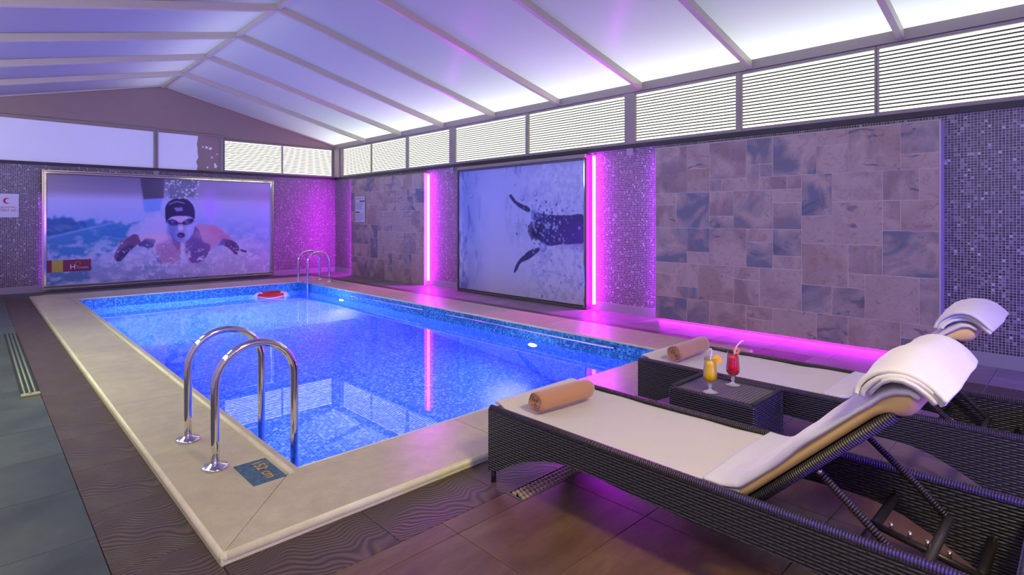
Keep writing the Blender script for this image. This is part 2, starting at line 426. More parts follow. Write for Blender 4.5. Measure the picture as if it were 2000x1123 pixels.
# ------------------------------------------------------------------ floor
fl = struct('floor', (0, 0, 0), 'dark stone tile floor around the pool')
m = MB()
for a, b in (((XL, YF, -.08), (0, OYN+.05, -.012)), ((XL, OYF-.05, -.08), (0, 0, -.012)), ((XL, OYN, -.08), (OXL+.05, OYF, -.012)), ((OXR-.05, OYN, -.08), (0, OYF, -.012))):
    m.box(a, b)
m.build('floor_slab', 'drain_dark', fl)
def tile_field(name, mat, xs, ys, gap=.003):
    cache = {}
    for i in range(len(xs)-1):
        for j in range(len(ys)-1):
            wx, wy = xs[i+1]-xs[i], ys[j+1]-ys[j]; cx, cy = (xs[i+1]+xs[i])/2, (ys[j+1]+ys[j])/2
            key = (round(wx, 3), round(wy, 3)); dz = -.0006*random.random()
            if key not in cache:
                cache[key] = MB().box((cx-wx/2+gap/2, cy-wy/2+gap/2, -.014), (cx+wx/2-gap/2, cy+wy/2-gap/2, 0), .0015).build(name, mat, fl, at=(cx, cy, 0))
            else: piece(cache[key], name, fl, (cx, cy, dz))
def steps(a, b, st):
    r = [a]
    while r[-1]+st < b-1e-6: r.append(r[-1]+st)
    r.append(b); return r
BXL, BXR, BYN = -6.552, -.79, -11.89
tile_field('floor_tile', 'floor_grey', [-7.95, -7.16, -6.552], list(reversed([-.62-.61*k for k in range(0, 25)]+[-15.8]))[0:] if False else steps(-15.8+.0, 0, .61))
tile_field('floor_tile', 'floor_led_tint', [-3.445, -2.835, -2.225, -1.615, -.79], [-15.8, -15.56, -14.95, -14.34, -13.73, -13.12, -12.51, -12.01])
tile_field('floor_tile', 'floor_brown', [BXL, -6.0, -5.39, -4.665, -4.055, -3.445], [-15.8, -15.56, -14.95, -14.34, -13.73, -13.12, -12.51, -12.01])
tile_field('floor_tile', 'floor_brown', [BXL, -5.39-.61, -5.39, -4.985], [-12.01, BYN])
tile_field('floor_tile', 'floor_led_tint', [-.79, -.4, 0], steps(-15.8, 0, .61))
tile_field('floor_tile', 'floor_grey', steps(BXL, -.79, .61), [-1.077, -.55, 0])
# wavy patterned border tiles round the coping
tile_field('border_tile', 'wavy', [BXL, OXL+.01], steps(BYN, OYF, .61))
tile_field('border_tile', 'wavy', [OXR-.01, BXR], steps(-15.8, OYF, .61))
tile_field('border_tile', 'wavy', steps(OXL+.01, OXR-.01, .61), [BYN, OYN+.01])

# ------------------------------------------------------------------ pool basin and coping
pool = struct('pool_basin', (0, 0, 0), 'rectangular pool basin lined with blue glass mosaic')
bz = [(PYF, -.84), (-5.3, -.9), (-8.4, -1.38), (-9.6, -1.6), (PYN, -1.6)]
m = MB()
for (y0, z0), (y1, z1) in zip(bz, bz[1:]):
    m.add([(PXL, y0, z0), (PXR, y0, z0), (PXR, y1, z1), (PXL, y1, z1)], [(0, 3, 2, 1)])
m.build('pool_floor', 'pool', pool)
for xx, fl_ in ((PXL, 0), (PXR, 1)):
    m = MB()
    for (y0, z0), (y1, z1) in zip(bz, bz[1:]):
        f = (0, 1, 2, 3) if fl_ else (3, 2, 1, 0)
        m.add([(xx, y0, z0), (xx, y0, CZ-.02), (xx, y1, CZ-.02), (xx, y1, z1)], [f])
    m.build('pool_side', 'pool', pool)
for yy, zz, fl_ in ((PYF, -.84, 0), (PYN, -1.6, 1)):
    f = (0, 1, 2, 3) if fl_ else (3, 2, 1, 0)
    MB().add([(PXL, yy, zz), (PXL, yy, CZ-.02), (PXR, yy, CZ-.02), (PXR, yy, zz)], [f]).build('pool_side', 'pool', pool)
wm = MB().add([(PXL, PYN, WZ), (PXR, PYN, WZ), (PXR, PYF, WZ), (PXL, PYF, WZ)], [(0, 1, 2, 3)]).build('pool_water', 'water')
tag(wm, 'clear bright blue water filling the lit pool', 'water', None, 'stuff')

cop = struct('pool_coping', (0, 0, 0), 'raised beige stone coping slabs round the pool')
LIP = .045
def slab(pts, nm='coping_slab'):
    cx = sum(p[0] for p in pts)/len(pts); cy = sum(p[1] for p in pts)/len(pts)
    q = []
    for p in pts:
        dx, dy = cx-p[0], cy-p[1]; l = math.hypot(dx, dy); q.append((p[0]+dx/l*.0022, p[1]+dy/l*.0022))
    MB().prism(q, 'z', -.012, CZ-.0005*random.random()).build(nm, 'coping', cop, at=(cx, cy, 0))
i0x, i1x, i0y, i1y = PXL-LIP, PXR+.02, PYN-.02, PYF+.02
o0x, o1x, o0y, o1y = OXL+.018, OXR-.018, OYN+.018, OYF-.018
js = [-9.05, -7.0, -4.98, -3.0]
yy = [None]+js+[None]
for k in range(len(js)+1):
    a, b = (js[k-1] if k else None), (js[k] if k < len(js) else None)
    slab([(o0x, a if a else o0y), (i0x, a if a else i0y), (i0x, b if b else i1y), (o0x, b if b else o1y)])
    slab([(i1x, a if a else i0y), (o1x, a if a else o0y), (o1x, b if b else o1y), (i1x, b if b else i1y)])
jx = [-4.6, -3.4, -2.4]
for k in range(4):
    a, b = (jx[k-1] if k else None), (jx[k] if k < 3 else None)
    slab([(a if a else o0x, o0y), (b if b else o1x, o0y), (b if b else i1x, i0y), (a if a else i0x, i0y)])
    slab([(a if a else i0x, i1y), (b if b else i1x, i1y), (b if b else o1x, o1y), (a if a else o0x, o1y)])
# rounded outer nosing and inner lips
def nosing(p0, p1, r, nm, z=None, mat='coping_edge'):
    z = CZ-r if z is None else z
    MB().tube([(*p0, z), (*p1, z)], r, 12).build(nm, mat, cop)
for p0, p1 in (((OXL+.02, OYN+.02), (OXL+.02, OYF-.02)), ((OXR-.02, OYN+.02), (OXR-.02, OYF-.02)), ((OXL+.02, OYN+.02), (OXR-.02, OYN+.02)), ((OXL+.02, OYF-.02), (OXR-.02, OYF-.02))):
    dx, dy = p1[0]-p0[0], p1[1]-p0[1]
    m = MB(); n = 7
    nosing(p0, p1, .021, 'outer_nosing')
    (MB().box((p0[0]-.018, p0[1], -.012), (p1[0]+.018, p1[1], .03)) if dx == 0 else MB().box((p0[0], p0[1]-.018, -.012), (p1[0], p1[1]+.018, .03))).build('nosing_base', 'coping_edge', cop)
for x_ in (OXL+.02, OXR-.02):
    for y_ in (OYN+.02, OYF-.02):
        MB().lathe([(.0215*math.cos(q*PI/12), .0215*math.sin(q*PI/12)) for q in range(-6, 7)], (x_, y_, CZ-.021), 16).box((x_-.0185, y_-.0185, -.012), (x_+.0185, y_+.0185, .03)).build('corner_nosing', 'coping_edge', cop)
nosing((PXL-.055, PYN-.06), (PXL-.055, PYF+.06), .016, 'inner_lip', CZ-.001)
MB().box((PXL-.045, PYN-.02, -.012), (PXL-.002, PYF+.02, CZ-.002)).build('inner_rim', 'coping', cop)
for p0, p1 in (((PXR+.012, PYN), (PXR+.012, PYF)), ((PXL, PYN-.012), (PXR, PYN-.012)), ((PXL, PYF+.012), (PXR, PYF+.012))):
    nosing(p0, p1, .014, 'inner_nosing', CZ-.013)

# ------------------------------------------------------------------ walls
ZL0, ZL1, ZG0, ZG1, ZE = 2.43, 2.49, 2.534, 3.207, 3.335
wr = struct('wall_right', (0, 0, 0), 'grey mosaic wall on the right under the louvred windows')
MB().box((0, YF, -.05), (.15, .15, ZL0)).build('mosaic_surface', 'mosaic', wr)
MB().box((-.012, YF, 0), (0, -.0, .128)).build('skirting', 'skirt', wr)
MB().box((-.03, YF, ZL0), (.15, .15, ZL1)).build('ledge', 'dark_ledge', wr)
wb = struct('wall_back', (0, 0, 0), 'grey mosaic back wall with the gable above it')
MB().box((XL-.15, 0, -.05), (0, .15, ZL0)).build('mosaic_surface', 'mosaic', wb)
MB().box((XL, -.012, 0), (0, 0, .128)).build('skirting', 'skirt', wb)
MB().box((XL, -.03, ZL0), (0, .15, ZL1)).build('ledge', 'dark_ledge', wb)
RX, RZ, SL = -3.976, 4.30, (4.30-ZE-.02)/3.976
m = MB().prism([(XL-.1, 3.295), (.05, 3.25), (.05, 3.4), (RX, RZ+.06), (XL-.1, 3.4)], 'y', .01, .12)
m.build('gable', 'gable', wb)
wl = struct('wall_left', (0, 0, 0), 'plain left wall')
MB().box((XL-.15, YF, -.05), (XL, .15, ZL0)).build('wall_surface', 'paint_white', wl)
MB().box((XL-.15, YF, ZG1), (XL, .15, 3.5)).build('wall_top', 'paint_white', wl)
wf = struct('wall_front', (0, 0, 0), 'plain wall behind the camera')
MB().box((XL-.15, YF-.15, -.05), (.15, YF, 3.2)).prism([(XL, 3.2), (0, 3.2), (0, 3.34), (RX, 4.34), (XL, 3.34)], 'y', YF-.15, YF).build('wall_surface', 'paint_white', wf)

# windows
wn_ = [0]
def window(axis, a, b, z0=ZG0, z1=ZG1, pane='pane', slats=16, posts=(.02, .02), off=0.0, lab=None, flaw=None):
    """axis 'x': in the right wall (x = off), spans y a..b ; 'y': in the back wall, spans x a..b"""
    wn_[0] += 1
    c = (a+b)/2
    wdw = struct('window_%d' % wn_[0], (off, c, z0) if axis == 'x' else (c, off, z0), lab)
    sg = 1 if off > -1 else -1
    def bx(u0, u1, d0, d1, zz0, zz1, bev=0):
        return MB().box((off+sg*d0, u0, zz0), (off+sg*d1, u1, zz1), bev) if axis == 'x' else MB().box((u0, off+d0, zz0), (u1, off+d1, zz1), bev)
    bx(a, b, .022, .035, z0, z1).build('pane', pane, wdw)
    bx(a-posts[0], b+posts[1], -.02, .05, z0-.044, z0, .004).build('bottom_rail', 'frame_grey', wdw)
    bx(a-posts[0], b+posts[1], -.02, .05, z1, z1+.035, .004).build('top_rail', 'frame_grey', wdw)
    bx(a-posts[0], a, -.02, .05, z0, z1, .003).build('mullion', 'frame_grey', wdw)
    bx(b, b+posts[1], -.02, .05, z0, z1, .003).build('mullion', 'frame_grey', wdw)
    if slats:
        p = (z1-z0)/(slats+1); first = None
        for k in range(slats):
            z = z0+p*(k+1)
            if first is None:
                first = bx(a, b, .012, .02, z-.0075, z+.0075)
                first = first.build('slat', 'slat', wdw, at=(off, c, z) if axis == 'x' else (c, off, z))
            else:
                s_ = piece(first, 'slat', wdw, (off, c, z) if axis == 'x' else (c, off, z))
                if flaw and k in flaw: s_.rotation_euler = (0, flaw[k], 0) if axis == 'y' else (flaw[k], 0, 0)
    return wdw
LW = 'louvred window high in the right wall, '
segs = [(-1.867, -.439), (-3.397, -1.885), (-4.97, -3.472), (-7.129, -5.153), (-9.182, -7.195), (-10.853, -9.368), (-12.358, -10.931), (-13.92, -12.40), (-15.6, -14.0)]
for a, b in segs: window('x', a, b, posts=(.02, .02))
mm = struct('trim_1', (0, 0, 0), 'taupe posts between the windows of the right wall')
for a, b in ((-.44, -.36), (-3.472, -3.397), (-5.153, -4.97), (-7.195, -7.129), (-9.368, -9.182), (-10.931, -10.853), (-13.99, -13.93)):
    MB().box((-.03, a+.004, ZL1), (.05, b-.004, ZG1+.034), .004).build('post', 'frame_grey', mm)
MB().box((-.035, YF, ZG1+.036), (.1, .05, ZE+.03), .004).build('eave_beam', 'frame_grey', mm)
for y in (-5.06, -9.28): MB().box((-.035, y-.05, 2.33), (0, y+.05, ZL0), .004).build('post_foot', 'skirt', mm)
MB().box((-4.15, -.035, 2.34), (-4.05, 0, ZL0), .004).build('post_foot', 'skirt', mm)
MB().box((-.06, -.32, ZL1), (.05, -.0, ZG1+.03)).build('corner_post', 'frame_grey', mm)
# corner glazing strip next to the corner post
window('y', -1.385, -.10, posts=(.02, .02)); window('y', -2.73, -1.42, posts=(.02, .02), flaw={9: .012, 5: -.01})
window('y', -4.06, -2.78, 2.49, 3.29, 'frosted', 0, posts=(.04, .02)); window('y', -6.9, -4.147, 2.49, 3.31, 'frosted', 0, posts=(.02, .04)); window('y', -7.93, -6.94, 2.49, 3.31, 'frosted', 0, posts=(.02, .01))
# flaking grey patch on the frosted glass
m = MB(); pts = []
for k in range(9): pts.append((-3.29+random.uniform(-.04, .03), 3.28-.79*k/8))
pts += [(-2.79, 2.5), (-2.79, 3.28)]
m.prism(pts, 'y', .014, .020)
t3 = struct('trim_3', (0, 0, 0), 'flaking grey-brown film on the frosted pane'); m.build('film', 'gable', t3)
m = MB()
for k in range(9):
    cx, cz, r = random.uniform(-3.2, -2.88), random.uniform(2.56, 3.16), random.uniform(.015, .04)
    m.prism([(cx+r*random.uniform(.6, 1.4)*math.cos(2*PI*q/9), cz+r*random.uniform(.6, 1.4)*math.sin(2*PI*q/9)) for q in range(9)], 'y', .011, .0135)
m.build('bare_spot', 'frosted', t3)
# windows of the left wall, out of the frame, light the coping and the chrome
for k in range(5): window('x', -15.3+3.05*k, -12.4+3.05*k, pane='pane_left', slats=0, off=XL)

# ------------------------------------------------------------------ roof
roof = struct('ceiling', (0, 0, 0), 'pitched translucent roof on cream steel rafters')
ry = [-.073-1.5655*k for k in range(0, 11)]
def roofz(x): return ZE+.02+SL*(-x if x > RX else (x+7.952))
ys = [0.05]+[y for y in ry[1:]]
ys = [.02]+ry[1:10]+[YF-.1]
for side in (0, 1):
    xe, xr = ((.12, RX) if side == 0 else (XL-.12, RX))
    for y0, y1 in zip(ys, ys[1:]):
        zc = [(xe, roofz(-.0)-SL*.12 if side == 0 else roofz(XL)-SL*.12), (xr, RZ)]
        MB().add([(xe, y0-.001, zc[0][1]), (xr, y0-.001, zc[1][1]), (xr, y1+.001, zc[1][1]), (xe, y1+.001, zc[0][1])], [(0, 1, 2, 3)] if side == 0 else [(3, 2, 1, 0)]).build('roof_panel', 'roof', roof)
def rafter(y, side, w_=.062, d=.095):
    xe = -.0 if side == 0 else XL
    ze = roofz(xe)-.006; zr = RZ-.006
    pts = [(xe, ze), (RX, zr), (RX, zr-d), (xe, ze-d)]
    m = MB().prism(pts, 'y', y-w_/2, y+w_/2)
    m.build('rafter', 'rafter', roof)
for y in [-.02]+ry[1:10]:
    for side in (0, 1): rafter(y, side, .062 if y < -.1 else .03, .095 if y < -.1 else .03)
MB().box((RX-.035, YF, RZ-.075), (RX+.035, -.005, RZ-.008), .004).build('ridge_beam', 'rafter', roof)

# ------------------------------------------------------------------ slate wall panels
LAY = [(0,0,3,4),(3,0,2,2),(3,2,2,2),(5,0,3,3),(5,3,1,1),(6,3,2,1),(8,0,2,2),(8,2,1,2),(9,2,1,1),(9,3,2,1),(10,0,3,3),(11,3,1,1),(13,0,2,1),(13,1,2,2),(15,0,3,3),(18,0,2,2),(18,2,2,1),
 (12,3,2,3),(12,6,2,2),(14,3,1,2),(15,3,2,2),(17,3,2,2),(19,3,1,2),(14,5,3,3),(17,5,1,2),(18,5,2,2),
 (0,4,2,1),(0,5,2,2),(2,4,3,3),(5,4,2,2),(5,6,2,1),(7,4,3,3),(10,4,2,1),(10,5,2,2),
 (0,7,3,3),(3,7,2,2),(3,9,2,1),(5,7,3,3),(8,7,2,1),(8,8,2,2),(10,7,2,2),(10,9,2,1),
 (0,10,2,1),(0,11,2,2),(2,10,2,2),(2,12,2,1),(4,10,3,3),(7,10,2,1),(7,11,2,2),(9,10,3,3),
 (0,13,3,2),(3,13,2,2),(5,13,3,2),(8,13,2,1),(8,14,2,1),(10,13,3,2),
 (12,8,3,3),(15,8,2,2),(15,10,1,1),(17,7,3,3),(16,10,3,3),(19,10,1,3),(12,11,2,2),(14,11,2,2),(13,13,2,2),(15,13,3,2),(18,13,2,1),(18,14,2,1)]
occ = [[0]*20 for _ in range(15)]
for c, r, ww, hh in LAY:
    for i in range(hh):
        for j in range(ww): occ[r+i][c+j] += 1
if any(v != 1 for row in occ for v in row): print('LAYOUT', [(r, c, v) for r, row in enumerate(occ) for c, v in enumerate(row) if v != 1])
U_ = .15765
def slate_panel(y0, dx, flipped, label, zb0=0.0):
    """y0: the end of the panel that is farther from the camera"""
    t = thing('slate_wall_panel', label, 'wall panel', (0, y0-1.577, 0))
    UZ = (2.366-zb0)/15
    MB().box((0, y0, zb0), (-dx+.003, y0-3.153, 2.366)).build('backing', 'grout', t)
    cache = {}
    for c, r, ww, hh in LAY:
        if flipped: c, r = 20-c-ww, 15-r-hh
        ya, yb = y0-c*U_, y0-(c+ww)*U_; za, zb = 2.366-r*UZ, 2.366-(r+hh)*UZ
        cc = (-dx+random.uniform(-.0015, .0015), (ya+yb)/2, (za+zb)/2); k = (ww, hh)
        if k not in cache:
            cache[k] = MB().box((cc[0]-.0, ya-.0022, za-.0022), (cc[0]+.012, yb+.0022, zb+.0022), .0015).build('slate_tile', 'slate', t, at=cc)
        else: piece(cache[k], 'slate_tile', t, cc)
    return t
p1 = slate_panel(-1.06, .10, True, 'far slate tile panel carrying the white notice, left of the underwater swimmer')
p2 = slate_panel(-9.782, .15, False, 'large slate tile panel on the right behind the loungers', .035)  # bottom edge lifted so the added strip can light the floor
MB().box((-.152, -12.937, 0), (-.0, -12.95, 2.37)).build('edge_trim', 'trim_white', p2)
MB().box((-.152, -9.782, 2.366), (-.0, -12.95, 2.372)).build('edge_trim', 'trim_white', p2)

# ------------------------------------------------------------------ LED lights
def led(name, x, y, z0, z1, mat, label, r=.012, group=None):
    t = thing(name, label, 'led light', (x, y, z0), group)
    MB().tube([(x, y, z0), (x, y, z1)], r, 8).build('light_tube', mat, t)
    MB().box((x+.012, y-.02, z0-.02), (min(x+.02, -.001), y+.02, z1+.02)).build('mounting_channel', 'black_steel', t)
    MB().box((x-.014, y-.014, z1), (x+.014, y+.014, z1+.02)).build('end_cap', 'frame_grey', t)
    return t
led('led_strip_light', -.03, -4.27, .10, 2.34, 'led', 'glowing magenta light strip left of the underwater swimmer poster', .026)
led('led_strip_light', -.03, -8.63, .08, 2.37, 'led', 'glowing magenta light strip right of the underwater swimmer poster', .026)
HG = 'strips hidden behind wall panels'
led('led_strip_light', -.04, -1.02, .10, 2.30, 'led_hot', 'light strip hidden behind the far edge of the small slate panel', .020)
led('led_strip_light', -.06, -9.765, .10, 2.30, 'led_hidden', 'light strip hidden behind the far edge of the large slate panel', .012)
led('led_strip_light', -.06, -14.15, .10, 2.30, 'led_blue_wall', 'blue light strip on the right wall beyond the frame edge', .02)
t = thing('led_strip_light', 'added magenta light strip, unseen under the large slate panel, to colour the floor', 'led light', (-.06, -11.36, .027))  # added strip, kept out of view, for the magenta glow on the floor
MB().tube([(-.06, -9.80, .027), (-.06, -12.92, .027)], .008, 8).build('light_tube', 'led_floor_fill', t)
def led_b(x, z0, z1, mat, label, r, y=-.04):
    t = thing('led_strip_light', label, 'led light', (x, y, z0))
    MB().tube([(x, y, z0), (x, y, z1)], r, 8).build('light_tube', mat, t)
led_b(-5.975, .12, 1.85, 'led_back', 'violet light strip behind the left edge of the butterfly swimmer poster', .004)
led_b(-1.672, .12, 1.2, 'led_back', 'violet light strip behind the right edge of the butterfly swimmer poster', .010)

led_b(-4.62, .15, 1.6, 'led_blue', 'blue light strip on the wall behind the camera', .02, YF+.06)

# ------------------------------------------------------------------ prints
FPX, YAW, HY = 1092.063, .7678, 427.4; CP = np.array([-6.9463, -13.9679, 1.4])
cY, sY = math.cos(YAW), math.sin(YAW)
def ray(x, y): return np.array([sY+cY*(x-1000)/FPX, cY-sY*(x-1000)/FPX, -(y-HY)/FPX])
def on_back(x, y, Y): r = ray(x, y); t = (Y-CP[1])/r[1]; p = CP+t*r; return p[0], p[2]
def on_right(x, y, X): r = ray(x, y); t = (X-CP[0])/r[0]; p = CP+t*r; return -p[1], p[2]
def vnoise(U, V, sc, seed, octv=4, st=(1, 1)):
    out = np.zeros_like(U); amp = 1; tot = 0; rs = np.random.RandomState(seed)
    G = rs.rand(64, 64)
    for o in range(octv):
        a, b = U*sc*st[0]*2**o+o*7.3, V*sc*st[1]*2**o+o*3.1
        i, j = np.floor(a).astype(int), np.floor(b).astype(int); fa, fb = a-i, b-j; fa = fa*fa*(3-2*fa); fb = fb*fb*(3-2*fb)
        g = lambda p, q: G[p % 64, q % 64]
        out += amp*((g(i, j)*(1-fa)+g(i+1, j)*fa)*(1-fb)+(g(i, j+1)*(1-fa)+g(i+1, j+1)*fa)*fb); tot += amp; amp *= .55
    return out/tot
class Paint:
    def __init__(s, u0, u1, v0, v1, nu, nv):
        s.U, s.V = np.meshgrid(np.linspace(u0, u1, nu), np.linspace(v0, v1, nv)); s.C = np.zeros((nv, nu, 3)); s.nu, s.nv = nu, nv
    def blur(s, m, k):
        for _ in range(k):
            p = np.pad(m, 1, 'edge'); m = (p[1:-1, 1:-1]*2+p[:-2, 1:-1]+p[2:, 1:-1]+p[1:-1, :-2]+p[1:-1, 2:])/6
        return m
    def mask(s, pts, soft=1, jag=0, seed=1):
        U, V = s.U, s.V
        for _ in range(2 if len(pts) > 4 else 0):
            q = []
            for i in range(len(pts)):
                a, b = pts[i], pts[(i+1) % len(pts)]
                q += [(a[0]*.8+b[0]*.2, a[1]*.8+b[1]*.2), (a[0]*.2+b[0]*.8, a[1]*.2+b[1]*.8)]
            pts = q
        if jag: U = U+jag*(vnoise(s.U, s.V, 9, seed)-.5); V = V+jag*(vnoise(s.U, s.V, 9, seed+5)-.5)
        ins = np.zeros(U.shape, bool); n = len(pts)
        for i in range(n):
            (x0, y0), (x1, y1) = pts[i], pts[(i+1) % n]
            if y0 == y1: continue
            c = ((y0 > V) != (y1 > V)) & (U < (x1-x0)*(V-y0)/(y1-y0)+x0); ins ^= c
        return s.blur(ins.astype(float), soft)
    def put(s, m, col, a=1.0):
        m = (np.clip(m, 0, 1)*a)[..., None]; col = np.array(col, float) if not (isinstance(col, np.ndarray) and col.ndim == 3) else col
        s.C = s.C*(1-m)+col*m
    def shape(s, pts, col, soft=1, a=1.0, jag=0, seed=1): s.put(s.mask(pts, soft, jag, seed), col, a)
    def line(s, pts, wd, col, a=1.0, soft=.3):
        d = np.full(s.U.shape, 9e9)
        for (x0, y0), (x1, y1) in zip(pts, pts[1:]):
            L2 = (x1-x0)**2+(y1-y0)**2+1e-12; t = np.clip(((s.U-x0)*(x1-x0)+(s.V-y0)*(y1-y0))/L2, 0, 1)
            d = np.minimum(d, np.hypot(s.U-x0-t*(x1-x0), s.V-y0-t*(y1-y0)))
        s.put(np.clip((wd-d)/(wd*soft), 0, 1), col, a)
    def blob(s, c, rx, ry, col, a=1.0, p=1.0):
        d = np.hypot((s.U-c[0])/rx, (s.V-c[1])/ry); s.put(np.clip(1-d, 0, 1)**p, col, a)
    def mesh(s, name, parent, fn, gain=1.0, grey=.2):
        C = np.clip(s.C/255, 0, 1); C = np.where(C <= .04045, C/12.92, ((C+.055)/1.055)**2.4)*gain; C = np.clip(C, 0, 1)**.85; C = C*(1-grey)+C.mean(-1, keepdims=True)*grey
        nu, nv = s.nu, s.nv; P = fn(s.U, s.V).reshape(-1, 3)-np.array(org(parent))
        idx = np.arange(nu*nv).reshape(nv, nu)
        F = np.stack([idx[:-1, :-1], idx[:-1, 1:], idx[1:, 1:], idx[1:, :-1]], -1).reshape(-1, 4)
        me = bpy.data.meshes.new(name); me.vertices.add(nu*nv); me.vertices.foreach_set('co', P.ravel())
        me.loops.add(F.size); me.loops.foreach_set('vertex_index', F.ravel()); me.polygons.add(len(F))
        me.polygons.foreach_set('loop_start', np.arange(len(F))*4); me.polygons.foreach_set('loop_total', np.full(len(F), 4)); me.update(calc_edges=True)
        at = me.color_attributes.new('print', 'FLOAT_COLOR', 'POINT'); at.data.foreach_set('color', np.concatenate([C.reshape(-1, 3), np.ones((nu*nv, 1))], 1).ravel())
        me.materials.append(M['print']); o = bpy.data.objects.new(name, me); COL.objects.link(o); o.parent = parent; return o

# --- butterfly swimmer poster on the back wall
po = thing('framed_swimmer_poster', 'wide chrome-framed poster of a butterfly swimmer in black cap on the back wall', 'poster', (-3.8, -.06, .04))
MB().box((-5.94, -.001, .06), (-1.70, -.07, 2.31)).build('backboard', 'black_steel', po)
PY = -.085
def B(x, y): return on_back(80+x/4.348, 330+y/4.348, PY)      # from the zoomed study of the photograph to the wall plane
def P_(l): return [B(*p) for p in l]
X0, X1, Z0, Z1 = -5.915, -1.71, .115, 2.26
pt = Paint(X0, X1, Z0, Z1, 460, 240); U, V = pt.U, pt.V
vv = (V-Z0)/(Z1-Z0); uu = (U-X0)/(X1-X0)
def grad(x, xs, cols): return np.stack([np.interp(x, xs, [c[k] for c in cols]) for k in range(3)], -1)
pt.C = grad(vv, [0, .22, .45, .62, .78, .86, 1], [(150, 148, 196), (150, 158, 212), (118, 150, 214), (140, 160, 220), (158, 164, 216), (118, 112, 140), (98, 92, 118)])
n1 = vnoise(U, V, 1.2, 3, 5, (1, 2)); n2 = vnoise(U, V, 5, 9, 5, (1, 1.6)); n3 = vnoise(U, V, 14, 4, 4)
pt.put(np.clip((uu-.42)*2, 0, 1)*np.clip((vv-.7)*4, 0, 1), (150, 142, 186), .9)
pt.shape(P_([(840, 60), (1050, 60), (1040, 250), (870, 260)]), (52, 50, 66), 5, .9)
pt.shape(P_([(1070, 60), (1330, 60), (1300, 240), (1090, 250)]), (72, 82, 98), 4, .85, .08)
pt.shape(P_([(860, 260), (1030, 250), (1010, 360), (880, 370)]), (86, 132, 216), 6, .8)
pt.shape(P_([(40, 400), (300, 440), (560, 450), (900, 470), (700, 640), (300, 760), (40, 760)]), (20, 96, 164), 10, .9, .35)
pt.shape(P_([(40, 420), (250, 430), (420, 490), (200, 560), (40, 560)]), (0, 66, 124), 6, .9, .2)
pt.line(P_([(40, 590), (250, 540), (600, 460)]), .035, (120, 140, 200), .8, 1)
pt.shape(P_([(40, 840), (430, 820), (430, 985), (40, 1000)]), (40, 92, 144), 10, .8, .3)
pt.shape(P_([(430, 750), (900, 820), (1500, 900), (700, 960), (430, 960)]), (104, 128, 186), 8, .55, .4)
foam = np.clip((n2-.5)*5, 0, 1)*np.clip((.62-vv)*3, 0, 1)
pt.put(foam, (182, 186, 228), .75)
pt.put(np.clip((.43-n2)*6, 0, 1)*np.clip((.7-vv)*2, 0, 1), (62, 112, 178), .5)
pt.put(np.clip((uu-.45)*3, 0, 1)*np.clip((.4-vv)*4, 0, 1), (166, 160, 206), .7)
pt.blob(B(1440, 330), .28, .55, (170, 130, 240), .8); pt.blob(B(1200, 160), .7, .3, (150, 160, 190), .25)
# wake of spray behind the swimmer
pt.shape(P_([(1060, 340), (780, 480), (700, 560), (900, 640), (1100, 600)]), (172, 168, 220), 9, .8, .2)
skin, dark, navy, lit = (164, 122, 160), (78, 50, 96), (36, 30, 78), (188, 160, 206)
# far shoulder and arm (viewer's right)
pt.shape(P_([(1310, 460), (1400, 470), (1480, 480), (1570, 545), (1640, 610), (1690, 665), (1660, 740), (1600, 680), (1520, 640), (1460, 660), (1400, 740), (1340, 800), (1270, 800), (1240, 700)]), skin, 1, 1, .03)
pt.shape(P_([(1420, 480), (1500, 490), (1560, 540), (1500, 560), (1430, 560)]), (176, 96, 140), 3, .7)
pt.shape(P_([(1540, 590), (1620, 600), (1690, 660), (1665, 740), (1600, 670), (1520, 640)]), navy, 1, .85, .03)
pt.shape(P_([(1520, 610), (1560, 600), (1560, 650), (1500, 650)]), (60, 80, 160), 2, .7, .05)
pt.line(P_([(1690, 690), (1740, 700)]), .03, navy, .8)
# near arm (viewer's left)
pt.shape(P_([(1090, 520), (960, 540), (850, 560), (790, 550), (700, 600), (650, 680), (615, 740), (640, 785), (690, 780), (740, 700), (800, 655), (880, 665), (930, 670), (960, 700), (1010, 780), (1090, 800), (1180, 700)]), lit, 1, 1, .03)
pt.shape(P_([(830, 555), (780, 555), (700, 605), (650, 680), (615, 740), (640, 785), (690, 780), (740, 700), (800, 655), (850, 640)]), dark, 2, .95, .03)
pt.shape(P_([(660, 690), (740, 640), (800, 650), (730, 720), (680, 785), (640, 785)]), navy, 1, .8, .02)
pt.shape(P_([(850, 620), (890, 585), (980, 595), (960, 650), (930, 690), (880, 660), (820, 655)]), (46, 42, 108), 2, .9, .02)
# chest
pt.shape(P_([(960, 640), (1110, 590), (1300, 560), (1370, 600), (1420, 700), (1380, 790), (1270, 805), (1230, 760), (1200, 650), (1180, 780), (1080, 800), (1000, 780)]), (160, 124, 172), 1, 1, .04)
pt.shape(P_([(1310, 480), (1350, 520), (1370, 620), (1450, 640), (1400, 770), (1300, 805), (1250, 760), (1215, 650), (1260, 560)]), (84, 66, 128), 2, .95, .05)
pt.shape(P_([(1110, 540), (1150, 560), (1190, 620), (1170, 700), (1130, 660)]), (96, 68, 130), 2, .8, .05)
cm = pt.mask(P_([(1000, 640), (1180, 620), (1190, 800), (1020, 800)]), 3); pt.put(cm*np.clip((n3-.5)*8, 0, 1), (112, 60, 104), .7)
pt.shape(P_([(930, 680), (970, 720), (1040, 800), (1010, 815), (950, 740)]), (60, 80, 160), 1, .6, .05)
pt.shape(P_([(1190, 620), (1215, 620), (1225, 740), (1260, 800), (1170, 810), (1195, 740)]), (176, 176, 226), 2, .9, .04)
